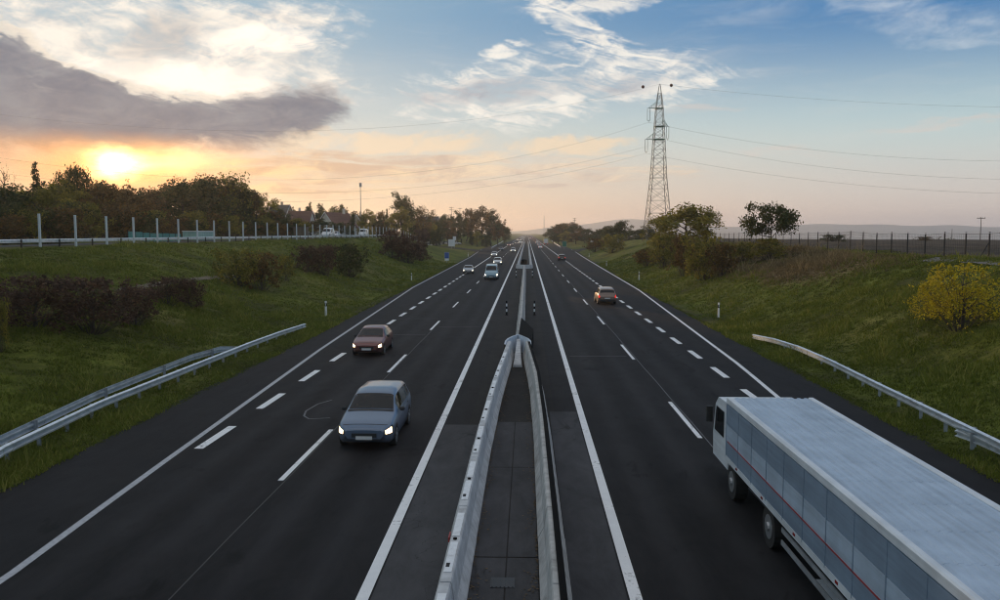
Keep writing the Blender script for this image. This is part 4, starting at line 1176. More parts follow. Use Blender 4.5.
P_WHITE = car_paint('white_paint', (0.72, 0.72, 0.71), 0.0)
P_BLUEGREY = car_paint('blue_grey_paint', (0.10, 0.155, 0.24), 0.3)
P_TEAL = car_paint('pale_blue_paint', (0.25, 0.40, 0.48), 0.15)
P_DKRED = car_paint('dark_red_paint', (0.16, 0.035, 0.032), 0.2)
P_BLACK = car_paint('black_paint', (0.02, 0.02, 0.023), 0.2)
P_CREAM = car_paint('cream_paint', (0.22, 0.15, 0.115), 0.15)
P_BLUE = car_paint('blue_paint', (0.04, 0.13, 0.40), 0.15)
P_RED = car_paint('bright_red_paint', (0.30, 0.02, 0.02), 0.1)
def glass_mat():
    m, t, p = new_mat('car_glass'); p.inputs['Base Color'].default_value = (0.012, 0.014, 0.016, 1); p.inputs['Roughness'].default_value = 0.06
    p.inputs['Specular IOR Level'].default_value = 0.35
    return m
M_GLASS = glass_mat()
M_TYRE = mat('tyre_rubber', (0.018, 0.018, 0.018), 0.85, 0, 0.2, 6.0)
M_RIM = mat('alloy', (0.40, 0.41, 0.42), 0.4, 0.7, 0.1, 6.0)
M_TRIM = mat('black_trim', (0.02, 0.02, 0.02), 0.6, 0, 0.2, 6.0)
M_HEAD = glow_mat('headlight_lit', (1.0, 0.86, 0.62), 5.0)
M_HEADW = glow_mat('headlight_warm', (1.0, 0.72, 0.42), 4.0)
M_TAIL = glow_mat('tail_light_lit', (0.9, 0.03, 0.02), 1.3)
M_TAILOFF = mat('tail_lens', (0.25, 0.015, 0.015), 0.25, 0, 0.1, 4.0)
M_NUM = mat('number_plate', (0.6, 0.6, 0.58), 0.5, 0, 0.05, 8.0)

# stations along a body: y, underside, shoulder height, top height, half width, half width at roof edge
BODY = {
 'hatch': dict(L=4.25, st=[(0, .38, .60, .63, .58, .50), (.10, .24, .70, .73, .76, .66), (.4, .20, .77, .83, .86, .74), (.95, .19, .86, .94, .89, .76), (1.2, .19, .91, .99, .89, .75),
      (1.98, .19, .95, 1.42, .90, .60), (2.5, .19, .96, 1.48, .90, .62), (3.3, .20, .97, 1.44, .89, .60), (3.7, .22, .98, 1.36, .87, .58), (4.02, .26, .98, 1.06, .83, .68), (4.18, .32, .88, .93, .78, .68), (4.25, .42, .70, .74, .66, .58)],
      ws=(1.27, 1.93), rw=(3.74, 3.99), sw=((1.62, 2.52), (2.60, 3.55)), wheels=(.80, 3.42), r=.315, hl=(.10, .30, .66), tl=(4.06, 4.20)),
 'estate': dict(L=4.75, st=[(0, .38, .62, .66, .60, .52), (.10, .24, .72, .77, .80, .70), (.4, .20, .80, .88, .89, .78), (.95, .19, .90, .99, .91, .78), (1.2, .19, .95, 1.05, .91, .77),
      (1.95, .19, 1.0, 1.52, .92, .64), (2.5, .19, 1.0, 1.60, .92, .66), (3.7, .20, 1.01, 1.58, .91, .65), (4.35, .22, 1.01, 1.50, .89, .63), (4.58, .26, 1.0, 1.12, .86, .74), (4.68, .32, .90, .97, .80, .70), (4.75, .42, .72, .76, .68, .60)],
      ws=(1.27, 1.90), rw=(4.38, 4.56), sw=((1.60, 2.50), (2.58, 3.40), (3.48, 4.2)), wheels=(.85, 3.70), r=.33, hl=(.10, .32, .72), tl=(4.58, 4.70)),
 'saloon': dict(L=4.55, st=[(0, .38, .60, .63, .58, .50), (.10, .24, .70, .73, .78, .68), (.45, .20, .77, .83, .87, .75), (1.05, .19, .86, .93, .89, .76), (1.35, .19, .90, .97, .89, .75),
      (2.1, .19, .94, 1.38, .90, .59), (2.6, .19, .95, 1.43, .90, .60), (3.2, .20, .96, 1.38, .89, .58), (3.85, .22, .97, 1.06, .87, .70), (4.3, .26, .96, 1.02, .83, .70), (4.48, .32, .86, .90, .78, .68), (4.55, .42, .68, .72, .66, .58)],
      ws=(1.42, 2.05), rw=(3.28, 3.78), sw=((1.75, 2.55), (2.63, 3.35)), wheels=(.85, 3.60), r=.315, hl=(.10, .30, .66), tl=(4.36, 4.50)),
 'van': dict(L=5.1, st=[(0, .42, .72, .78, .74, .66), (.10, .28, .85, .92, .90, .80), (.35, .25, 1.0, 1.12, .96, .84), (.75, .24, 1.12, 1.28, .97, .82), (.95, .24, 1.18, 1.40, .97, .80),
      (1.55, .24, 1.24, 2.05, .98, .76), (1.9, .24, 1.26, 2.2, .98, .80), (3.0, .25, 1.26, 2.26, .98, .81), (4.6, .27, 1.26, 2.22, .97, .80), (5.0, .30, 1.25, 2.12, .95, .78), (5.1, .40, 1.2, 2.0, .90, .74)],
      ws=(.98, 1.52), rw=None, sw=((1.45, 2.25), (2.4, 3.4)), wheels=(.95, 3.95), r=.34, hl=(.08, .30, .80), tl=(4.99, 5.09)),
}
MESH = {}
def smooth_st(st, L):
    S_ = np.array(st); yy = np.linspace(0, L, 61); out = np.stack([np.interp(yy, S_[:, 0], S_[:, i]) for i in range(1, 6)], 1)
    for _ in range(2):
        o = out.copy(); o[1:-1] = 0.25 * out[:-2] + 0.5 * out[1:-1] + 0.25 * out[2:]; out = o
    return yy, out
def car_meshes(kind):
    if kind in MESH: return MESH[kind]
    B = BODY[kind]; L = B['L']; yy, T = smooth_st(B['st'], L)
    def sect(y):
        zb, zs, zt, w, wr = [np.interp(y, yy, T[:, i]) for i in range(5)]
        return np.array([(0, zb), (w * .88, zb), (w * .97, zb + .09), (w, zb + (zs - zb) * .45), (w * .995, zb + (zs - zb) * .8), (w * .965, zs),
                         (wr + (w * .95 - wr) * .12, zt - (zt - zs) * .16), (wr * .90, zt - .018), (wr * .55, zt), (0, zt + .004)])
    ny = len(yy); V = []; Fq = []; half = [sect(y) for y in yy]; n = 19
    for y, s in zip(yy, half):
        for (x, z) in list(s) + [(-x, z) for x, z in s[-2:0:-1]] + [(0, s[0][1])]: V.append((x, y, z))
    n = len(V) // ny
    for i in range(ny - 1):
        for j in range(n - 1): Fq.append((i*n + j, (i+1)*n + j, (i+1)*n + j + 1, i*n + j + 1))
    me = bpy.data.meshes.new('body'); me.from_pydata(V, [], Fq + [tuple(range(n - 2, -1, -1)), tuple((ny-1)*n + j for j in range(n - 1))])
    me.materials.append(P_SILVER); me.polygons.foreach_set('use_smooth', [True] * (len(Fq)) + [False, False]); me.validate(); me.update()
    out = [('body', me)]
    def P_(y, k, f):      # point on section: between point k and k+1
        s = sect(y); return s[k] + (s[k+1] - s[k]) * f
    def patch(name, ys_, ks, side=0, off=0.008, m=M_GLASS, ny_=6):
        """pane that follows the bodywork, a few mm proud of it; ks: (point index, fraction) from one edge to the other, right half"""
        b = MB(); rows = []
        for y in np.linspace(*ys_, ny_):
            row = []
            for (k, f) in ks:
                x, z = P_(y, k, f); x2, z2 = P_(min(y + .05, L), k, f); x3, z3 = P_(max(y - .05, 0), k, f)
                s = sect(y); du = s[k+1] - s[k]; nrm = np.array([du[1], 0, -du[0]]) / (np.linalg.norm(du) + 1e-9)
                t2 = np.array([x2 - x3, min(y + .05, L) - max(y - .05, 0), z2 - z3]); uu = np.array([du[0], 0, du[1]]); nn = np.cross(uu, t2); nn /= np.linalg.norm(nn) + 1e-9
                if nn[0] * nrm[0] + nn[2] * nrm[2] < 0: nn = -nn
                row.append((x + nn[0] * off, y + nn[1] * off, z + nn[2] * off))
            rows.append(row)
        sides = [1, -1] if side == 2 else [side]
        for sg in ([1] if side == 0 else sides):
            for a, c in zip(rows[:-1], rows[1:]):
                if side == 0: a2 = a + [(-x, y, z) for x, y, z in a[::-1]]; c2 = c + [(-x, y, z) for x, y, z in c[::-1]]
                else: a2 = [(x * sg, y, z) for x, y, z in a]; c2 = [(x * sg, y, z) for x, y, z in c]
                for i in range(len(a2) - 1): b.quad([a2[i], c2[i], c2[i+1], a2[i+1]])
        return (name, b.mesh(name, m))
    roofks = [(6, .35), (7, .1), (7, .6), (8, .3), (8, .98)]
    out.append(patch('windscreen', B['ws'], roofks))
    if B['rw']: out.append(patch('rear_window', B['rw'], roofks))
    for a, c in B['sw']:
        for sg in (1, -1): out.append(patch('side_window', (a, c), [(5, .10), (5, .5), (5, .9)], sg))
    y0, y1, zc = B['hl']
    seams = [B['sw'][0][0] - .14] + [(a[1] + c[0]) / 2 for a, c in zip(B['sw'][:-1], B['sw'][1:])] + [B['sw'][min(1, len(B['sw']) - 1)][1] + .05]
    for sg in (1, -1):
        for q in seams: out.append(patch('door_seam', (q, q + .016), [(2, .2), (3, .5), (4, .5), (5, .0)], sg, 0.004, M_TRIM, 2))
        for q in seams[1:]: out.append(patch('door_handle', (q - .24, q - .06), [(4, .35), (4, .6)], sg, 0.02, M_TRIM, 2))
    out.append(patch('bonnet_seam', (B['ws'][0] - .13, B['ws'][0] - .03), [(6, .2), (7, .1), (7, .6), (8, .3), (8, .98)], 0, 0.006, M_TRIM, 2))
    out.append(patch('bonnet_seam', (.20, .225), [(6, .2), (7, .1), (7, .6), (8, .3), (8, .98)], 0, 0.004, M_TRIM, 2))
    for sg in (1, -1):
        out.append(patch('headlight_housing', (y0 * 0.3, y1 + .05), [(3, .2), (4, .1), (4, .95)], sg, 0.006, M_TRIM))
        out.append(patch('headlight', (y0 * 0.5, y1 * .85), [(3, .45), (4, .2), (4, .75)], sg, 0.012, M_HEAD))
    y0, y1 = B['tl']
    for sg in (1, -1):
        out.append(patch('tail_light', (y0, y1), [(3, .5), (4, .4), (5, .0)], sg, 0.012, M_TAIL))
        b = MB(); s = sect(B['ws'][0] + .25); b.ball((sg * (s[5][0] + .10), B['ws'][0] + .32, s[5][1] + .06), .10, 8, 0, (1, .7, .75)); out.append(('mirror', b.mesh('mirror', M_TRIM)))
        for yw in B['wheels']:
            w = float(np.interp(yw, yy, T[:, 3])); r = B['r']
            b = MB().tube((sg * (w - .215), yw, r), (sg * (w + .004), yw, r), r, n=20)
            out.append(('tyre', b.mesh('tyre', M_TYRE), ('rim', rim_mesh(sg, w, yw, r))))
            b = MB(); k = 14; zb = .2            # flat dark ring painted on the flank for the shade in the wheel arch gap
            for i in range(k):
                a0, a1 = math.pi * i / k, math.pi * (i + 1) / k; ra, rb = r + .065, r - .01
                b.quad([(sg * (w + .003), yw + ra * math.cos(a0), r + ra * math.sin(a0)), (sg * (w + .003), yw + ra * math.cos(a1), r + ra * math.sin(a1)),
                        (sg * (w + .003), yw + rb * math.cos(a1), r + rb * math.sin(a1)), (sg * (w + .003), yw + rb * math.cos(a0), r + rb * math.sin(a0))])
            out.append(('wheel_arch_shade', b.mesh('wheel_arch_shade', M_TRIM)))
    out.append(('grille', MB().box((0, .012, .50), (.80, .06, .13)).mesh('grille', M_TRIM)))
    out.append(('number_plate', MB().box((0, -.03, .42), (.52, .02, .11)).mesh('number_plate', M_NUM)))
    out.append(('number_plate', MB().box((0, L + .012, .62 if kind != 'van' else .9), (.52, .02, .11)).mesh('number_plate', M_NUM)))
    out.append(('bumper', MB().box((0, L - .03, .42), (1.36, .12, .20), ch=.04).mesh('bumper', M_TRIM)))
    MESH[kind] = out
    return out
def rim_mesh(sg, w, yw, r):
    b = MB(); x = sg * (w + .006)
    for i in range(5):
        a = 2 * math.pi * i / 5
        p = [(.03, -.05), (r * .64, -.035), (r * .64, .035), (.03, .05)]
        b.quad([(x, yw + u * math.cos(a) - v * math.sin(a), r + u * math.sin(a) + v * math.cos(a)) for u, v in p])
    k = 18
    for i in range(k):
        a0, a1 = 2 * math.pi * i / k, 2 * math.pi * (i + 1) / k
        b.quad([(x, yw + r_ * math.cos(a), r + r_ * math.sin(a)) for r_, a in ((r * .60, a0), (r * .60, a1), (r * .70, a1), (r * .70, a0))])
    b.tube((x - sg * .01, yw, r), (x + sg * .012, yw, r), .05, n=8)
    return b.mesh('rim', M_RIM)

def car(kind, x, y, paint, label, away=False, name='car', cat='car', z=0.0, rz=0.0, lights=True, warm=False, group=None):
    """front of the car at y when it comes towards the camera, its tail at y when it drives away"""
    L = BODY[kind]['L']
    t = empty(name, (x, y + (L if away else 0), z + 0.006), (math.pi if away else 0) + rz, label=label, cat=cat, group=group)
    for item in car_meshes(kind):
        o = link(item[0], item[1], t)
        def own(o, m): o.material_slots[0].link = 'OBJECT'; o.material_slots[0].material = m
        if item[0] == 'body': own(o, paint)
        if item[0] == 'headlight': own(o, M_HEADW if warm else M_HEAD) if lights else own(o, M_GLASS)
        if item[0] == 'tail_light' and not away: own(o, M_TAILOFF)
        if len(item) > 2: link(item[2][0], item[2][1], o)
    return t
# oncoming
car('estate', -5.15, 25.6, P_BLUEGREY, 'blue grey estate car with lit headlights, nearest of the oncoming traffic', warm=True)
car('hatch', -8.95, 45.5, P_DKRED, 'dark red hatchback with lit headlights in the slow oncoming lane', warm=True)
car('van', W(491, 280)[0], W(491, 280)[1], P_TEAL, 'pale blue van with bright headlights leading the far oncoming traffic', name='van', cat='van')
car('estate', -6.4, 178, P_WHITE, 'white car following close behind the pale blue van')
x, y = W(468, 274); car('saloon', x, y, P_SILVER, 'silver saloon with lit headlights moving to the outer oncoming lane, beside the van', rz=0.03)
x, y = W(494, 256.7); car('hatch', x, y, P_WHITE, 'small white hatchback with headlights on, behind the silver saloon')
x, y = W(500.6, 250.8); car('saloon', x, y, P_BLACK, 'black saloon in the slow oncoming lane behind the white hatchback', lights=False)
x, y = W(513, 252.3); car('estate', x, y, P_WHITE, 'white estate car with bright headlights, alone in the fast oncoming lane far ahead')
x, y = W(509, 246.2); car('hatch', x, y, P_RED, 'red hatchback far ahead in the slow oncoming lane')
x, y = W(511.5, 245.2); car('saloon', x, y, P_DKRED, 'dark red saloon far ahead just behind the red hatchback')
x, y = W(520.4, 243.4); car('van', x, y, P_WHITE, 'far white van with headlights in the fast oncoming lane', name='van', cat='van')
x, y = W(516.5, 244.0); car('saloon', x, y, P_BLACK, 'far dark car beside the far white van')
x, y = W(519.5, 240.6); car('van', x, y, P_CREAM, 'tiny brown van deep in the oncoming queue', name='van', cat='van')
fr3 = random.Random(4)
pal = [P_WHITE, P_SILVER, P_BLACK, P_BLUEGREY, P_DKRED]
for i in range(12):
    y = 780 + i * 62 + fr3.uniform(-18, 18)
    car(['hatch', 'saloon', 'estate'][i % 3], -5.1 if i % 2 else -8.8, y, pal[i % 5], 'tiny car with headlights at the far end of the oncoming queue', group='tiny cars at the far end of the oncoming lanes')
# going away
x, y = W(606, 303.5); car('estate', 7.75, y - 1.5, P_CREAM, 'bronze brown estate car with red tail lights in the slow outgoing lane', away=True)
x, y = W(562, 260.8); car('estate', x, y, P_BLACK, 'dark estate car with red tail lights driving off beyond the bronze brown one', away=True)
x, y = W(540.3, 249.0); car('saloon', x, y, P_WHITE, 'white saloon nearest of the far outgoing queue in the fast lane', away=True)
x, y = W(539.0, 246.0); car('hatch', x, y, P_SILVER, 'silver hatchback second in the far outgoing queue', away=True)
x, y = W(537.0, 243.6); car('estate', x, y, P_WHITE, 'white estate car third in the far outgoing queue', away=True)
x, y = W(535.2, 241.6); car('estate', x, y, P_BLACK, 'dark car fourth in the far outgoing queue', away=True)
for i in range(8):
    y = 800 + i * 75 + fr3.uniform(-18, 18)
    car(['hatch', 'saloon', 'estate'][i % 3], 4.2 if i % 2 else 7.6, y, pal[(i + 2) % 5], 'tiny car driving off at the far end of the outgoing lanes', away=True, group='tiny cars at the far end of the outgoing lanes')
# along the service road
d = ray(333, 238); x = -43.8; y = x * d[1] / d[0]
car('hatch', x, y, P_WHITE, 'white hatchback with blue flank on the service road behind the steel posts', z=tz(x, y) + 0.06, lights=False)
b = MB().box((0.905, 2.6, 0.62), (0.012, 2.4, 0.30))
o = [q for q in C.objects if q.get('label', '').startswith('white hatchback with blue flank')][0]
b.build('blue_panel', P_BLUE, o)
d = ray(322, 238); x = -44.2; y = x * d[1] / d[0]
car('van', x, y + 3, P_WHITE, 'white van just behind the blue flanked hatchback on the service road', z=tz(x, y) + 0.06, lights=False, name='van', cat='van')
d = ray(361.5, 238); x = -44.2; y = x * d[1] / d[0]
car('van', x, y, P_WHITE, 'white van farther along the service road among the far steel posts', z=tz(x, y) + 0.06, lights=False, name='van', cat='van')
for px, Y, p_, lab in ((405, 300, P_RED, 'bright red parked car under the yellowing tree past the houses'), (432, 330, P_WHITE, 'white parked car at the far end of the service road'), (451, 420, P_SILVER, 'silver parked car on the rise behind the slip road'), (461, 430, P_WHITE, 'white parked car on the rise beside the silver one')):
    x, y, _ = WD(px, 233, Y); car('estate', x, y, p_, lab, z=tz(x, y) + 0.03, rz=1.2, lights=False)

# the long lorry in the near outgoing lane
def lorry():
    Xa, Xb, top = 5.28, 7.55, 2.56
    w = Xb - Xa; xc = (Xa + Xb) / 2; y0, L = 8.3, 13.4
    t = empty('lorry', (xc, y0, 0.006), label='long pale blue grey box lorry with ribbed roof filling the near outgoing lane', cat='lorry')
    def lorry_paint(name, col):
        m = mat(name, col, 0.45, 0.05, 0.1, 1.5, 0.0, 0.4); q = m.node_tree; pb = q.nodes['Principled BSDF']
        g = q.nodes.new('ShaderNodeNewGeometry'); sp = q.nodes.new('ShaderNodeSeparateXYZ'); q.links.new(g.outputs['Position'], sp.inputs[0])
        x_, y_, z_ = (Ex(q, sp.outputs[i]) for i in range(3))
        f = noise(q, vec(q, x_ * 7.0, y_ * 0.22, z_ * 7.0), 1.0, 6, 0.65); f2 = noise(q, g.outputs['Position'], 1.3, 6, 0.65)
        old = pb.inputs['Base Color'].links[0].from_socket
        q.links.new(mixc(q, (f * 0.75 + f2 * 0.25).smooth(0.42, 0.70) * 0.4, old, tuple(c * 0.42 for c in col)), pb.inputs['Base Color'])
        return m
    m1 = lorry_paint('lorry_panel_grey', (0.42, 0.51, 0.62))
    m2 = lorry_paint('lorry_panel_dark', (0.22, 0.29, 0.38))
    m3 = lorry_paint('lorry_rail_white', (0.66, 0.70, 0.74))
    hw = w / 2; zf = 0.98
    MB().box((0, L / 2, (zf + top - .03) / 2), (w - .06, L - .02, top - .03 - zf)).build('cargo_box', m2, t)
    n = 11; st = L / n
    for i in range(n):
        ya, yb = i * st + .004, (i + 1) * st - .004
        b = MB(); nr = 11; span = w - .30                                # roof sheet with shallow lengthwise ribs
        prof = []
        for j in range(nr):
            u = -span / 2 + span * j / nr; du = span / nr
            prof += [(u, -.014), (u + du * .30, -.014), (u + du * .42, .006), (u + du * .80, .006), (u + du * .92, -.014)]
        prof += [(span / 2, -.014), (span / 2, -.04), (-span / 2, -.04)]
        b.prism(prof, (0, ya, top), (0, yb, top)); b.build('roof_panel', m1, t)
        for sg in (-1, 1):
            MB().box((sg * (hw - .004), (i + 1) * st, (zf + top - .16) / 2), (.012, .03, top - .16 - zf)).build('side_post', m2, t)
            for (za, zb, mm) in ((zf + .03, 1.42, m2), (1.435, 1.86, m1), (1.875, top - .16, m2)):
                MB().box((sg * (hw - .022), (ya + yb) / 2, (za + zb) / 2), (.028, yb - ya, zb - za)).build('side_panel', mm, t)
    for sg in (-1, 1):
        MB().prism([(-.075, -.13), (.075, -.13), (.075, .0), (.045, .022), (-.045, .022), (-.075, 0)], (sg * (hw - .075), 0, top), (sg * (hw - .075), L, top)).build('top_rail', m3, t)
        MB().box((sg * (hw - .03), L / 2, zf - .02), (.06, L, .14)).build('bottom_rail', m3, t)
        MB().box((sg * (hw - .004), L / 2, 1.428), (.012, L - .3, .028)).build('red_line', M_RED, t)
        for k in range(6):
            MB().box((sg * (hw + .002), 1.0 + k * 2.25, zf - .01), (.02, .12, .05)).build('side_marker', M_TAILOFF, t)
        # side guard and wheels
        for h in (.45, .72): MB().box((sg * (hw - .06), 6.4, h), (.03, 4.6, .10)).build('side_guard', M_GALVD, t)
        for yw in (1.5, 2.7, 3.9, 9.6, 12.9):
            b = MB().tube((sg * (hw - .36), yw, .46), (sg * (hw - .05), yw, .46), .46, n=20); wh = b.build('tyre', M_TYRE, t)
            b = MB().tube((sg * (hw - .06), yw, .46), (sg * (hw - .04), yw, .46), .27, n=16).tube((sg * (hw - .045), yw, .46), (sg * (hw - .0), yw, .46), .11, .09, 10); b.build('rim', M_RIM, wh)
            MB().prism([(-.15, 0), (.15, 0), (.15, .02), (-.15, .02)], (sg * (hw - .2), yw - .5, .95), (sg * (hw - .2), yw + .5, .95)).build('mudguard', M_TRIM, t)
    MB().box((0, L / 2, .72), (.9, L, .26)).build('chassis', M_TRIM, t)
    for sg in (-1, 1):
        MB().box((sg * .52, -.012, (zf + top) / 2 - .02), (1.02, .03, top - zf - .2)).build('rear_door', m3, t)
        for u in (.2, .75): MB().tube((sg * u, -.045, zf + .1), (sg * u, -.045, top - .2), .018, n=6).build('lock_bar', M_RIM, t)
        MB().box((sg * .86, -.03, .80), (.36, .05, .13)).build('tail_light', M_TAIL, t)
        MB().box((sg * .95, -.02, top - .06), (.10, .03, .04)).build('top_marker', M_TAIL, t)
    MB().box((0, -.02, .55), (w - .2, .08, .12)).build('underrun_bar', M_GALVD, t)
    # cab ahead of the box
    c = MB(); ya = L + .22
    prof = [(0, .55), (1.75, .55), (1.80, 1.2), (1.55, 2.05), (1.2, 2.30), (.1, 2.34), (0, 2.2)]
    for (p, q) in zip(prof, prof[1:] + prof[:1]):
        c.quad([(-hw + .12, ya + p[0], p[1]), (-hw + .12, ya + q[0], q[1]), (hw - .12, ya + q[0], q[1]), (hw - .12, ya + p[0], p[1])])
    c.quad([(-hw + .12, ya + p[0], p[1]) for p in prof]); c.quad([(hw - .12, ya + p[0], p[1]) for p in prof][::-1])
    cab = c.build('cab', m3, t)
    for sg in (-1, 1):
        MB().quad([(sg * (hw - .112), ya + .5, 1.3), (sg * (hw - .112), ya + 1.6, 1.3), (sg * (hw - .112), ya + 1.42, 2.02), (sg * (hw - .112), ya + .5, 2.02)]).build('side_window', M_GLASS, cab)
        MB().box((sg * (hw + .05), ya + 1.55, 1.75), (.18, .10, .45), ch=.03).build('mirror', M_TRIM, cab)
    MB().quad([(-hw + .2, ya + 1.80, 1.28), (hw - .2, ya + 1.80, 1.28), (hw - .25, ya + 1.575, 2.02), (-hw + .25, ya + 1.575, 2.02)]).build('windscreen', M_GLASS, cab)
lorry()
def box_truck(px, py, sc, label, away=True):
    x, y = W(px, py)
    t = empty('box_truck', (x, y, 0.006), 0 if away else math.pi, label=label, cat='truck')
    MB().box((0, 3.2, 2.2), (2.45, 6.4, 2.5), ch=.04).build('cargo_box', P_TEAL, t); MB().box((0, -.02, 2.15), (2.2, .04, 2.2)).build('rear_door', P_WHITE, t)
    MB().box((0, 7.4, 1.6), (2.3, 1.7, 1.9), ch=.15).build('cab', P_WHITE, t); MB().box((0, 3.6, .75), (.9, 7.2, .3)).build('chassis', M_TRIM, t)
    for sg in (-1, 1):
        for yw in (1.6, 7.2):
            MB().tube((sg * .85, yw, .45), (sg * 1.15, yw, .45), .45, n=14).build('tyre', M_TYRE, t)
        MB().box((sg * .95, -.05, .85), (.3, .05, .14)).build('tail_light', M_TAIL, t)
box_truck(546, 245.0, 1, 'pale blue box truck seen from behind, far ahead by the outgoing slip road')

# ------------------------------------------------------------------ pylon
def pylon():
    Y = 216.0; x, _, _ = WD(657.5, 233, Y); z0 = tz(x, Y)
    zt = WD(657, 84, Y)[2] - z0
    t = empty('pylon', (x, Y, z0), R(3), label='tall steel lattice pylon with green crossarms above the roadside trees', cat='pylon')
    k = 826.1 / Y
    def hwid(z):   # half width of the tower
        return float(np.interp(z, [0, zt * .19, zt * .40, zt * .65, zt * .83, zt * .9, zt], [3.35, 2.6, 1.82, 1.32, .9, .66, .08]))
    lv = [0, .09, .18, .26, .335, .405, .47, .53, .585, .635, .68, .72, .76, .80, .84, .88, .94, 1.0]
    corners = [(-1, -1), (1, -1), (1, 1), (-1, 1)]
    P_ = lambda c, z: Vector((c[0] * hwid(z), c[1] * hwid(z), z))
    for c in corners:
        b = MB()
        for a, d in zip(lv[:-1], lv[1:]): b.tube(P_(c, a * zt), P_(c, d * zt), .09 - .045 * a, .09 - .045 * d, 5, cap=False)
        b.build('leg', M_LATT, t)
    b = MB()
    for i in range(4):
        c, d = corners[i], corners[(i + 1) % 4]
        for a, e in zip(lv[:-1], lv[1:]):
            za, ze = a * zt, e * zt
            if e < .97:
                b.tube(P_(c, za), P_(d, ze), .044, n=4, cap=False); b.tube(P_(d, za), P_(c, ze), .044, n=4, cap=False); b.tube(P_(c, ze), P_(d, ze), .038, n=4, cap=False)
                if a < .42:
                    m1 = (P_(c, za) + P_(d, ze)) / 2; m2 = (P_(d, za) + P_(c, ze)) / 2
                    q = (P_(c, za) + P_(c, ze)) / 2; q2 = (P_(d, za) + P_(d, ze)) / 2
                    b.tube(q, (P_(c, za) * .75 + P_(d, ze) * .25), .03, n=3, cap=False); b.tube(q2, (P_(d, za) * .75 + P_(c, ze) * .25), .03, n=3, cap=False)
    b.build('lattice', M_LATT, t, kind='stuff')
    wires = []
    for (px, pyt, pyb, sg, pxa) in ((648.7, 108, 122, -1, 0), (667.8, 126, 140, 1, 0), (646.3, 139, 153, -1, 0)):
        ex = WD(px, pyt, Y)[0] - x; ez = WD(px, pyt, Y)[2] - z0; L = (pyb - pyt) / k
        w = hwid(ez); b = MB(); tip = Vector((ex, 0, ez))
        for s in (-1, 1):
            for zz in (ez - .15, ez + 1.5):
                b.tube((sg * w * .9, s * w * .9, zz), tip, .06, .04, 5)
            for f in (.3, .6):
                lo = Vector((sg * w * .9, s * w * .9, ez - .15)).lerp(tip, f); hi = Vector((sg * w * .9, s * w * .9, ez + 1.5)).lerp(tip, f); b.tube(lo, hi, .035, n=4)
                b.tube(lo, Vector((sg * w * .9, -s * w * .9, ez - .15)).lerp(tip, f), .03, n=4)
        b.box((0, 0, ez - .15), (2 * w, 2 * w, .16))
        b.build('crossarm', M_GREENST, t)
        b = MB()
        for s in (-.32, .32):
            nd = 9
            for j in range(nd): b.tube((ex + s, 0, ez - .35 - (L - .8) * j / nd), (ex + s, 0, ez - .35 - (L - .8) * (j + .55) / nd), .10, .06, 7)
            b.tube((ex + s, 0, ez - .1), (ex + s, 0, ez - L + .4), .03, n=4)
        b.tube((ex - .34, 0, ez - .12), (ex + .34, 0, ez - .12), .05, n=5).tube((ex - .34, 0, ez - L + .42), (ex + .34, 0, ez - L + .42), .05, n=5).tube((ex, 0, ez - L + .42), (ex, 0, ez - L + .05), .05, n=5)
        b.build('insulator', M_GLASSI, t)
        wires.append((x + ex, Y, z0 + ez - L))
    wires.append((x, Y, z0 + zt - .1))
    return wires, k
wires, _k = pylon()
M_WIRE = mat('conductor', (0.10, 0.10, 0.105), 0.5, 0.6, 0.1, 3.0)
def wire(p, q, sag, label, r=0.03, name='power_line'):
    p, q = Vector(p), Vector(q); n = 36; b = MB(); pts = []
    for i in range(n + 1):
        f = i / n; v = p.lerp(q, f); v.z -= sag * 4 * f * (1 - f); pts.append(v)
    for a, c in zip(pts[:-1], pts[1:]): b.tube(a, c, r, n=4, cap=False)
    return b.build(name, M_WIRE, label=label, cat='power line'), pts
# next supports stand outside the picture: to one side in the fields, to the other past the tree belt
def span(p, pix, Yend):
    """the wire leaves p and passes the given sight line at depth Yend; carried on as a parabola to a support beyond"""
    (px, py), (pm, pmy) = pix
    e = np.array(WD(px, py, Yend)); return e
nm = ['upper', 'middle', 'lower']
for i, (p, py1) in enumerate(zip(wires[:3], (154, 174, 190))):
    q = WD(1150, py1 + 3, 190.0); wire(p, q, 4.2 - i * .3, f'{nm[i]} power line running from the pylon over the brown field', .024)
wire(wires[3], WD(1150, 107, 190.0), 2.0, 'earth wire with an orange ball running from the pylon top over the field', .02)
for i, (p, py1) in enumerate(zip(wires[:3], (148, 166, 180))):
    q = WD(-140, py1 - 16, 150.0); wire(p, q, 11.5 - i, f'{nm[i]} power line crossing the motorway from the pylon', .02)
_, ep = wire(wires[3], WD(-140, 95, 150.0), 9.0, 'earth wire crossing the motorway from the top of the pylon', .017)
M_BALL = mat('marker_ball', (0.10, 0.022, 0.012), 0.6, 0, 0.1, 3.0)
for px, py, lab in ((643.0, 87, 'dark round warning ball on the motorway side of the pylon top'), (671.3, 85.5, 'dark round warning ball on the field side of the pylon top')):
    x, y, z = WD(px, py, 216 if px > 650 else 214.6)
    o = MB().ball((0, 0, 0), .40, 14).tube((0, 0, -.42), (0, 0, .42), .07, n=6).build('warning_ball', M_BALL, smooth=True, label=lab, cat='warning ball'); o.location = (x, y, z)

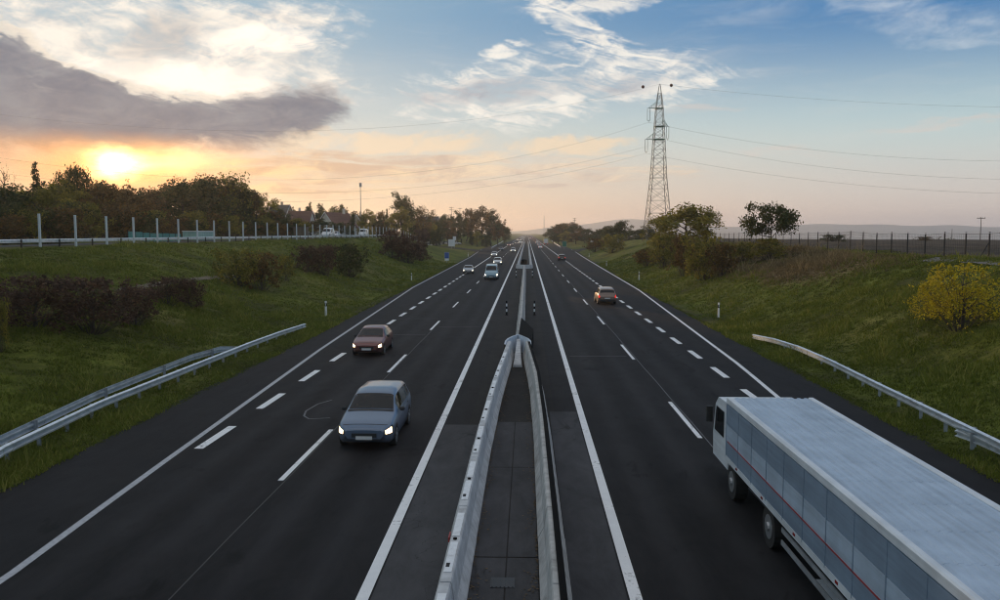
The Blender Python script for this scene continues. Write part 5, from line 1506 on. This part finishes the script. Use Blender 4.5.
# ------------------------------------------------------------------ masts and poles
def mast(px, top, base, Y, r, label, box=False, arms=0, m=None, wood=False):
    x, y, _ = WD(px, 233, Y); z = tz(x, y); zt = WD(px, top, Y)[2] - z
    t = empty('utility_pole' if arms else 'mast', (x, y, z), label=label, cat='pole')
    MB().tube((0, 0, 0), (0, 0, zt), r, r * .6, 8).build('pole', m or M_DARKST, t)
    if box:
        MB().tube((0, 0, zt - 1.6), (0, 0, zt), r * 2.6, n=8).build('antenna_head', M_GALVD, t)
    for i in range(arms):
        MB().box((0, 0, zt - .4 - i * 1.2), (2.4, .14, .16)).build('crossarm', m or M_DARKST, t)
        for u in (-1.05, -.4, .4, 1.05): MB().tube((u, 0, zt - .32 - i * 1.2), (u, 0, zt - .02 - i * 1.2), .06, .04, 6).build('insulator', M_GLASSI, t)
mast(361, 183, 233, 330, .22, 'slim grey mast with a thick head standing above the garden trees', box=True, m=M_GALVD)
mast(980.5, 217, 239, 250, .14, 'wooden power pole in the field near the picture edge behind the fence', arms=1, m=M_WOODP)
mast(574.5, 218, 235, 560, .2, 'dark pole with crossarm above the wood by the outgoing slip road', arms=2, m=M_WOODP)
mast(451.5, 207, 230, 450, .2, 'dark pole with crossarm left of the far autumn wood'.replace('left of', 'uphill of'), arms=2, m=M_WOODP)
mast(460, 208, 230, 455, .2, 'dark pole close beside the far autumn wood', arms=1, m=M_WOODP)
mast(544, 216, 236, 1100, .5, 'far grey mast over the end of the motorway', m=M_GALVD)
mast(952, 229, 240, 600, .25, 'small far pole on the plain behind the fence', m=M_WOODP)

# ------------------------------------------------------------------ houses past the service road
M_WALLC = mat('cream_render', (0.42, 0.36, 0.27), 0.9, 0, 0.1, 1.0, 0.1, dirt=(0.26, 0.22, 0.17))
M_WALLW = mat('white_render', (0.58, 0.55, 0.50), 0.9, 0, 0.08, 1.0, 0.1, dirt=(0.36, 0.33, 0.30))
M_ROOF = mat('red_brown_tiles', (0.13, 0.062, 0.048), 0.85, 0, 0.3, 2.5, 0.4)
M_ROOFG = mat('grey_tiles', (0.10, 0.085, 0.08), 0.85, 0, 0.3, 2.5, 0.4)
M_PANE = mat('window_pane', (0.02, 0.024, 0.03), 0.12, 0, 0.1, 2.0)
def house(px, ridge_py, Y, w, L, eave, rz, wall, roof, label):
    x, y, _ = WD(px, 233, Y); z = tz(x, y); rh = WD(px, ridge_py, Y)[2] - z
    t = empty('house', (x, y, z), rz, label=label, cat='house')
    b = MB(); hw = w / 2; hl = L / 2
    b.box((0, 0, eave / 2), (w, L, eave))
    for s in (-1, 1): b.quad([(-hw, s * (hl - .002), eave), (hw, s * (hl - .002), eave), (0, s * (hl - .002), rh - .2)][::s])
    b.build('wall', wall, t)
    rows = 7
    rf = empty('roof', (0, 0, 0)); rf.parent = t
    for s in (-1, 1):
        b = MB(); o = .45
        for i in range(rows):
            f0, f1 = i / rows, (i + 1) / rows
            xa, za = s * (hw + o) * (1 - f0), eave - .25 + (rh - eave + .25) * f0; xb, zb = s * (hw + o) * (1 - f1), eave - .25 + (rh - eave + .25) * f1
            b.quad([(xa, -hl - o, za + .08), (xa, hl + o, za + .08), (xb, hl + o, zb + .02), (xb, -hl - o, zb + .02)]); b.quad([(xa, -hl - o, za), (xa, hl + o, za), (xa, hl + o, za + .08), (xa, -hl - o, za + .08)])
        b.quad([(s * (hw + o), -hl - o, eave - .25), (s * (hw + o), hl + o, eave - .25), (0, hl + o, rh - .02), (0, -hl - o, rh - .02)])
        b.build('roof_slope', roof, rf)
        for e in (-1, 1):
            MB().prism([(-.02, -.22), (.02, -.22), (.02, .06), (-.02, .06)], (s * (hw + o), e * (hl + o + .03), eave - .22), (0, e * (hl + o + .03), rh + .02)).build('bargeboard', M_WHITE, rf)
    MB().box((hw * .4, hl * .3, rh + .3), (.6, .6, 1.6)).box((hw * .4, hl * .3, rh + 1.12), (.72, .72, .1)).build('chimney', wall, rf)
    for u in (-.5, .5):
        fr = MB().box((u * hw, -hl - .03, eave * .55), (1.15, .08, 1.25)).build('window', M_WHITE, t); MB().box((u * hw, -hl - .075, eave * .55), (.95, .02, 1.05)).build('pane', M_PANE, fr)
        for s in (-1, 1):
            fr = MB().box((s * (hw + .03), u * hl, eave * .55), (.08, 1.3, 1.25)).build('window', M_WHITE, t); MB().box((s * (hw + .075), u * hl, eave * .55), (.02, 1.1, 1.05)).build('pane', M_PANE, fr)
house(337, 212.5, 262, 8.0, 10, 3.6, R(-30), M_WALLW, M_ROOF, 'house with a red brown gable roof and white bargeboards behind the steel posts')
house(281, 205, 300, 10, 9, 5.0, R(60), M_WALLC, M_ROOFG, 'larger house with a low grey brown roof beyond the end of the tall tree belt')
house(357, 215, 285, 6, 8, 4.4, R(10), M_WALLC, M_ROOF, 'small cream walled house next to the gable roofed one')
house(301, 211, 290, 8, 9, 4.0, R(75), M_WALLW, M_ROOF, 'long roofed house half hidden among the garden trees')
house(428, 216.5, 400, 10, 11, 4.0, R(70), M_WALLC, M_ROOFG, 'dark roofed house on the rise past the yellowing tree')

# fences, sheds and skips beside the service road
M_TEAL = mat('teal_sheet', (0.05, 0.23, 0.21), 0.7, 0, 0.15, 1.2)
M_TEALP = mat('pale_teal_sheet', (0.28, 0.46, 0.42), 0.6, 0, 0.12, 1.2)
M_BOARD = mat('brown_boards', (0.16, 0.12, 0.085), 0.85, 0, 0.25, 1.5, 0.3)
def panel_fence(pxa, pxb, X, h, n, m, label, ph=0.12):
    ya, yb = along(pxa, X), along(pxb, X)
    t = empty('panel_fence', (X, ya, tz(X, ya)), label=label, cat='fence')
    for i in range(n):
        y0, y1 = ya + (yb - ya) * i / n, ya + (yb - ya) * (i + 1) / n; zz = tz(X, (y0 + y1) / 2) - t.location.z
        MB().box((0, (y0 + y1) / 2 - ya, zz + h / 2 + .1), (.05, (y1 - y0) - .12, h)).build('fence_panel', m, t)
        MB().box((0, y0 - ya, zz + h / 2 + .1), (.10, .10, h + .3)).build('post', M_DARKST, t)
panel_fence(128, 181, -52, 1.15, 8, M_TEAL, 'dark teal sheet fence beyond the service road below the sun')
def skip(px, X, L, w, h, label):
    y = along(px, X); t = empty('container', (X, y, tz(X, y)), label=label, cat='container')
    b = MB(); hl, hw = L / 2, w / 2
    n = 16
    for s in (-1, 1):
        for i in range(n):
            ya = -hl + L * i / n; b.box((s * hw, ya + L / n / 2, h / 2 + .15), (.09 if i % 2 else .05, L / n - .002, h))
    for s in (-1, 1): b.box((0, s * (hl - .03), h / 2 + .15), (w - .12, .06, h))
    b.box((0, 0, .12), (w - .1, L - .1, .1))
    b.build('body', M_TEALP, t)
    for s in (-1, 1): MB().box((s * hw, 0, h + .2), (.14, L + .1, .12)).build('top_rail', M_WHITE, t)
    MB().box((0, -hl - .02, h + .2), (w, .14, .12)).build('top_rail', M_WHITE, t)
skip(199, -51.5, 7.0, 2.2, 1.25, 'pale teal ribbed container beyond the service road at the end of the teal fence')
def shed(px, X, L, h, label):
    y = along(px, X); t = empty('shed', (X, y, tz(X, y)), label=label, cat='shed'); n = 12
    for i in range(n):
        MB().box((1.2, -L / 2 + L * (i + .5) / n, h / 2), (.05, L / n - .02, h)).build('plank', M_BOARD, t)
    MB().box((0, 0, h / 2), (2.3, L - .05, h - .02)).build('wall', M_BOARD, t)
    MB().box((0, 0, h + .06), (2.9, L + .4, .12)).build('roof', M_ROOFG, t)
shed(301, -52, 4.0, 2.6, 'small brown board shed beyond the service road in front of the garden trees')

# ------------------------------------------------------------------ signs
def sign(px, base, top, wpx, Y, m, label, panels=1, extra=None):
    x, y, _ = WD(px, 233, Y); z = tz(x, y); zt = WD(px, top, Y)[2] - z; w = wpx * Y / 826
    zt = max(zt, 1.2); h = min(w * 1.3, zt * .75)
    t = empty('road_sign', (x, y, z), label=label, cat='road sign')
    MB().tube((0, 0, 0), (0, 0, zt - .05), .05, n=8).build('post', M_GALVD, t)
    pn = MB().box((0, -.07, zt - h / 2), (w, .03, h), ch=.01).build('panel', m, t)
    MB().box((0, -.06, zt - h / 2), (w + .08, .012, h + .08)).build('border', M_WHITE, pn)
    if extra: MB().box((0, -.09, zt - h - .3), (w * .9, .03, .42)).build('plate', extra, t)
sign(446.7, 263, 252.5, 4.5, 188, M_BLUES, 'small blue road sign with a white plate on the verge near the slip lane', extra=M_WHITE)
sign(451.5, 247, 239.5, 6.5, 330, M_WHITE, 'white board sign on the grass where the oncoming slip road leaves')
sign(454.5, 244, 236.5, 3, 350, M_WHITE, 'smaller white sign behind the white board sign by the slip road')
sign(564.5, 248, 241.5, 4, 350, M_GREENS, 'green sign in the fork of the outgoing slip road')
sign(592, 245, 239, 2.5, 370, M_WHITE, 'small white sign by the outgoing slip road under the dark wood')

# ------------------------------------------------------------------ far hills and the evening haze
M_HILL = mat('far_hills', (0.22, 0.22, 0.21), 0.95, 0, 0.25, 0.002)
def hills(name, Y, pxs, pys, depth):
    b = []; n = len(pxs); zs = [WD(px, py, Y)[2] for px, py in zip(pxs, pys)]; xsx = [WD(px, 233, Y)[0] for px in pxs]
    fine_x = np.linspace(xsx[0], xsx[-1], 160); fz = np.interp(fine_x, xsx, zs); k = np.ones(7) / 7; fz = np.convolve(np.pad(fz, 3, 'edge'), k, 'valid') + 3 * np.sin(fine_x * .010) * np.sin(fine_x * .0031)
    base = -55; V = []
    prof = [(0, 0.0), (.15, .25), (.35, .62), (.5, .9), (.6, 1.0), (.75, .8), (1, 0)]
    for f, hh in prof:
        for x_, z_ in zip(fine_x, fz): V.append((x_ * (1 + .0 * f), Y + (f - .6) * depth, base + (z_ - base) * hh + (2.5 * math.sin(x_ * .015 + f * 9) * hh)))
    m_ = len(fine_x); F = [(i * m_ + j, i * m_ + j + 1, (i + 1) * m_ + j + 1, (i + 1) * m_ + j) for i in range(len(prof) - 1) for j in range(m_ - 1)]
    link(name, np_mesh(name, V, F, M_HILL, True), kind='structure')
hills('hills', 5300, [380, 500, 530, 560, 590, 620, 650, 680, 720, 780, 830, 900, 980, 1100, 1250], [233, 232, 230, 227, 223, 219, 220, 223, 227, 226, 224, 225, 226.5, 228, 230], 900)
hills('hills', 4700, [560, 640, 700, 760, 840, 900, 960, 1040, 1150, 1250], [234, 233, 231.5, 230.5, 231, 230, 231, 229.5, 231, 232], 500)
hz = MB().box((0, 2450, 17), (13000, 8100, 194)).mesh('haze', [])
m = bpy.data.materials.new('evening_haze'); m.use_nodes = True; hn = m.node_tree
for q in list(hn.nodes):
    if q.type == 'BSDF_PRINCIPLED': hn.nodes.remove(q)
pv = hn.nodes.new('ShaderNodeVolumePrincipled'); pv.inputs['Color'].default_value = (0.95, 0.97, 1.0, 1); pv.inputs['Density'].default_value = 1.75e-4; pv.inputs['Anisotropy'].default_value = 0.6
hn.links.new(pv.outputs[0], hn.nodes['Material Output'].inputs['Volume'])
hz.materials.clear(); hz.materials.append(m)
link('haze', hz, kind='stuff')
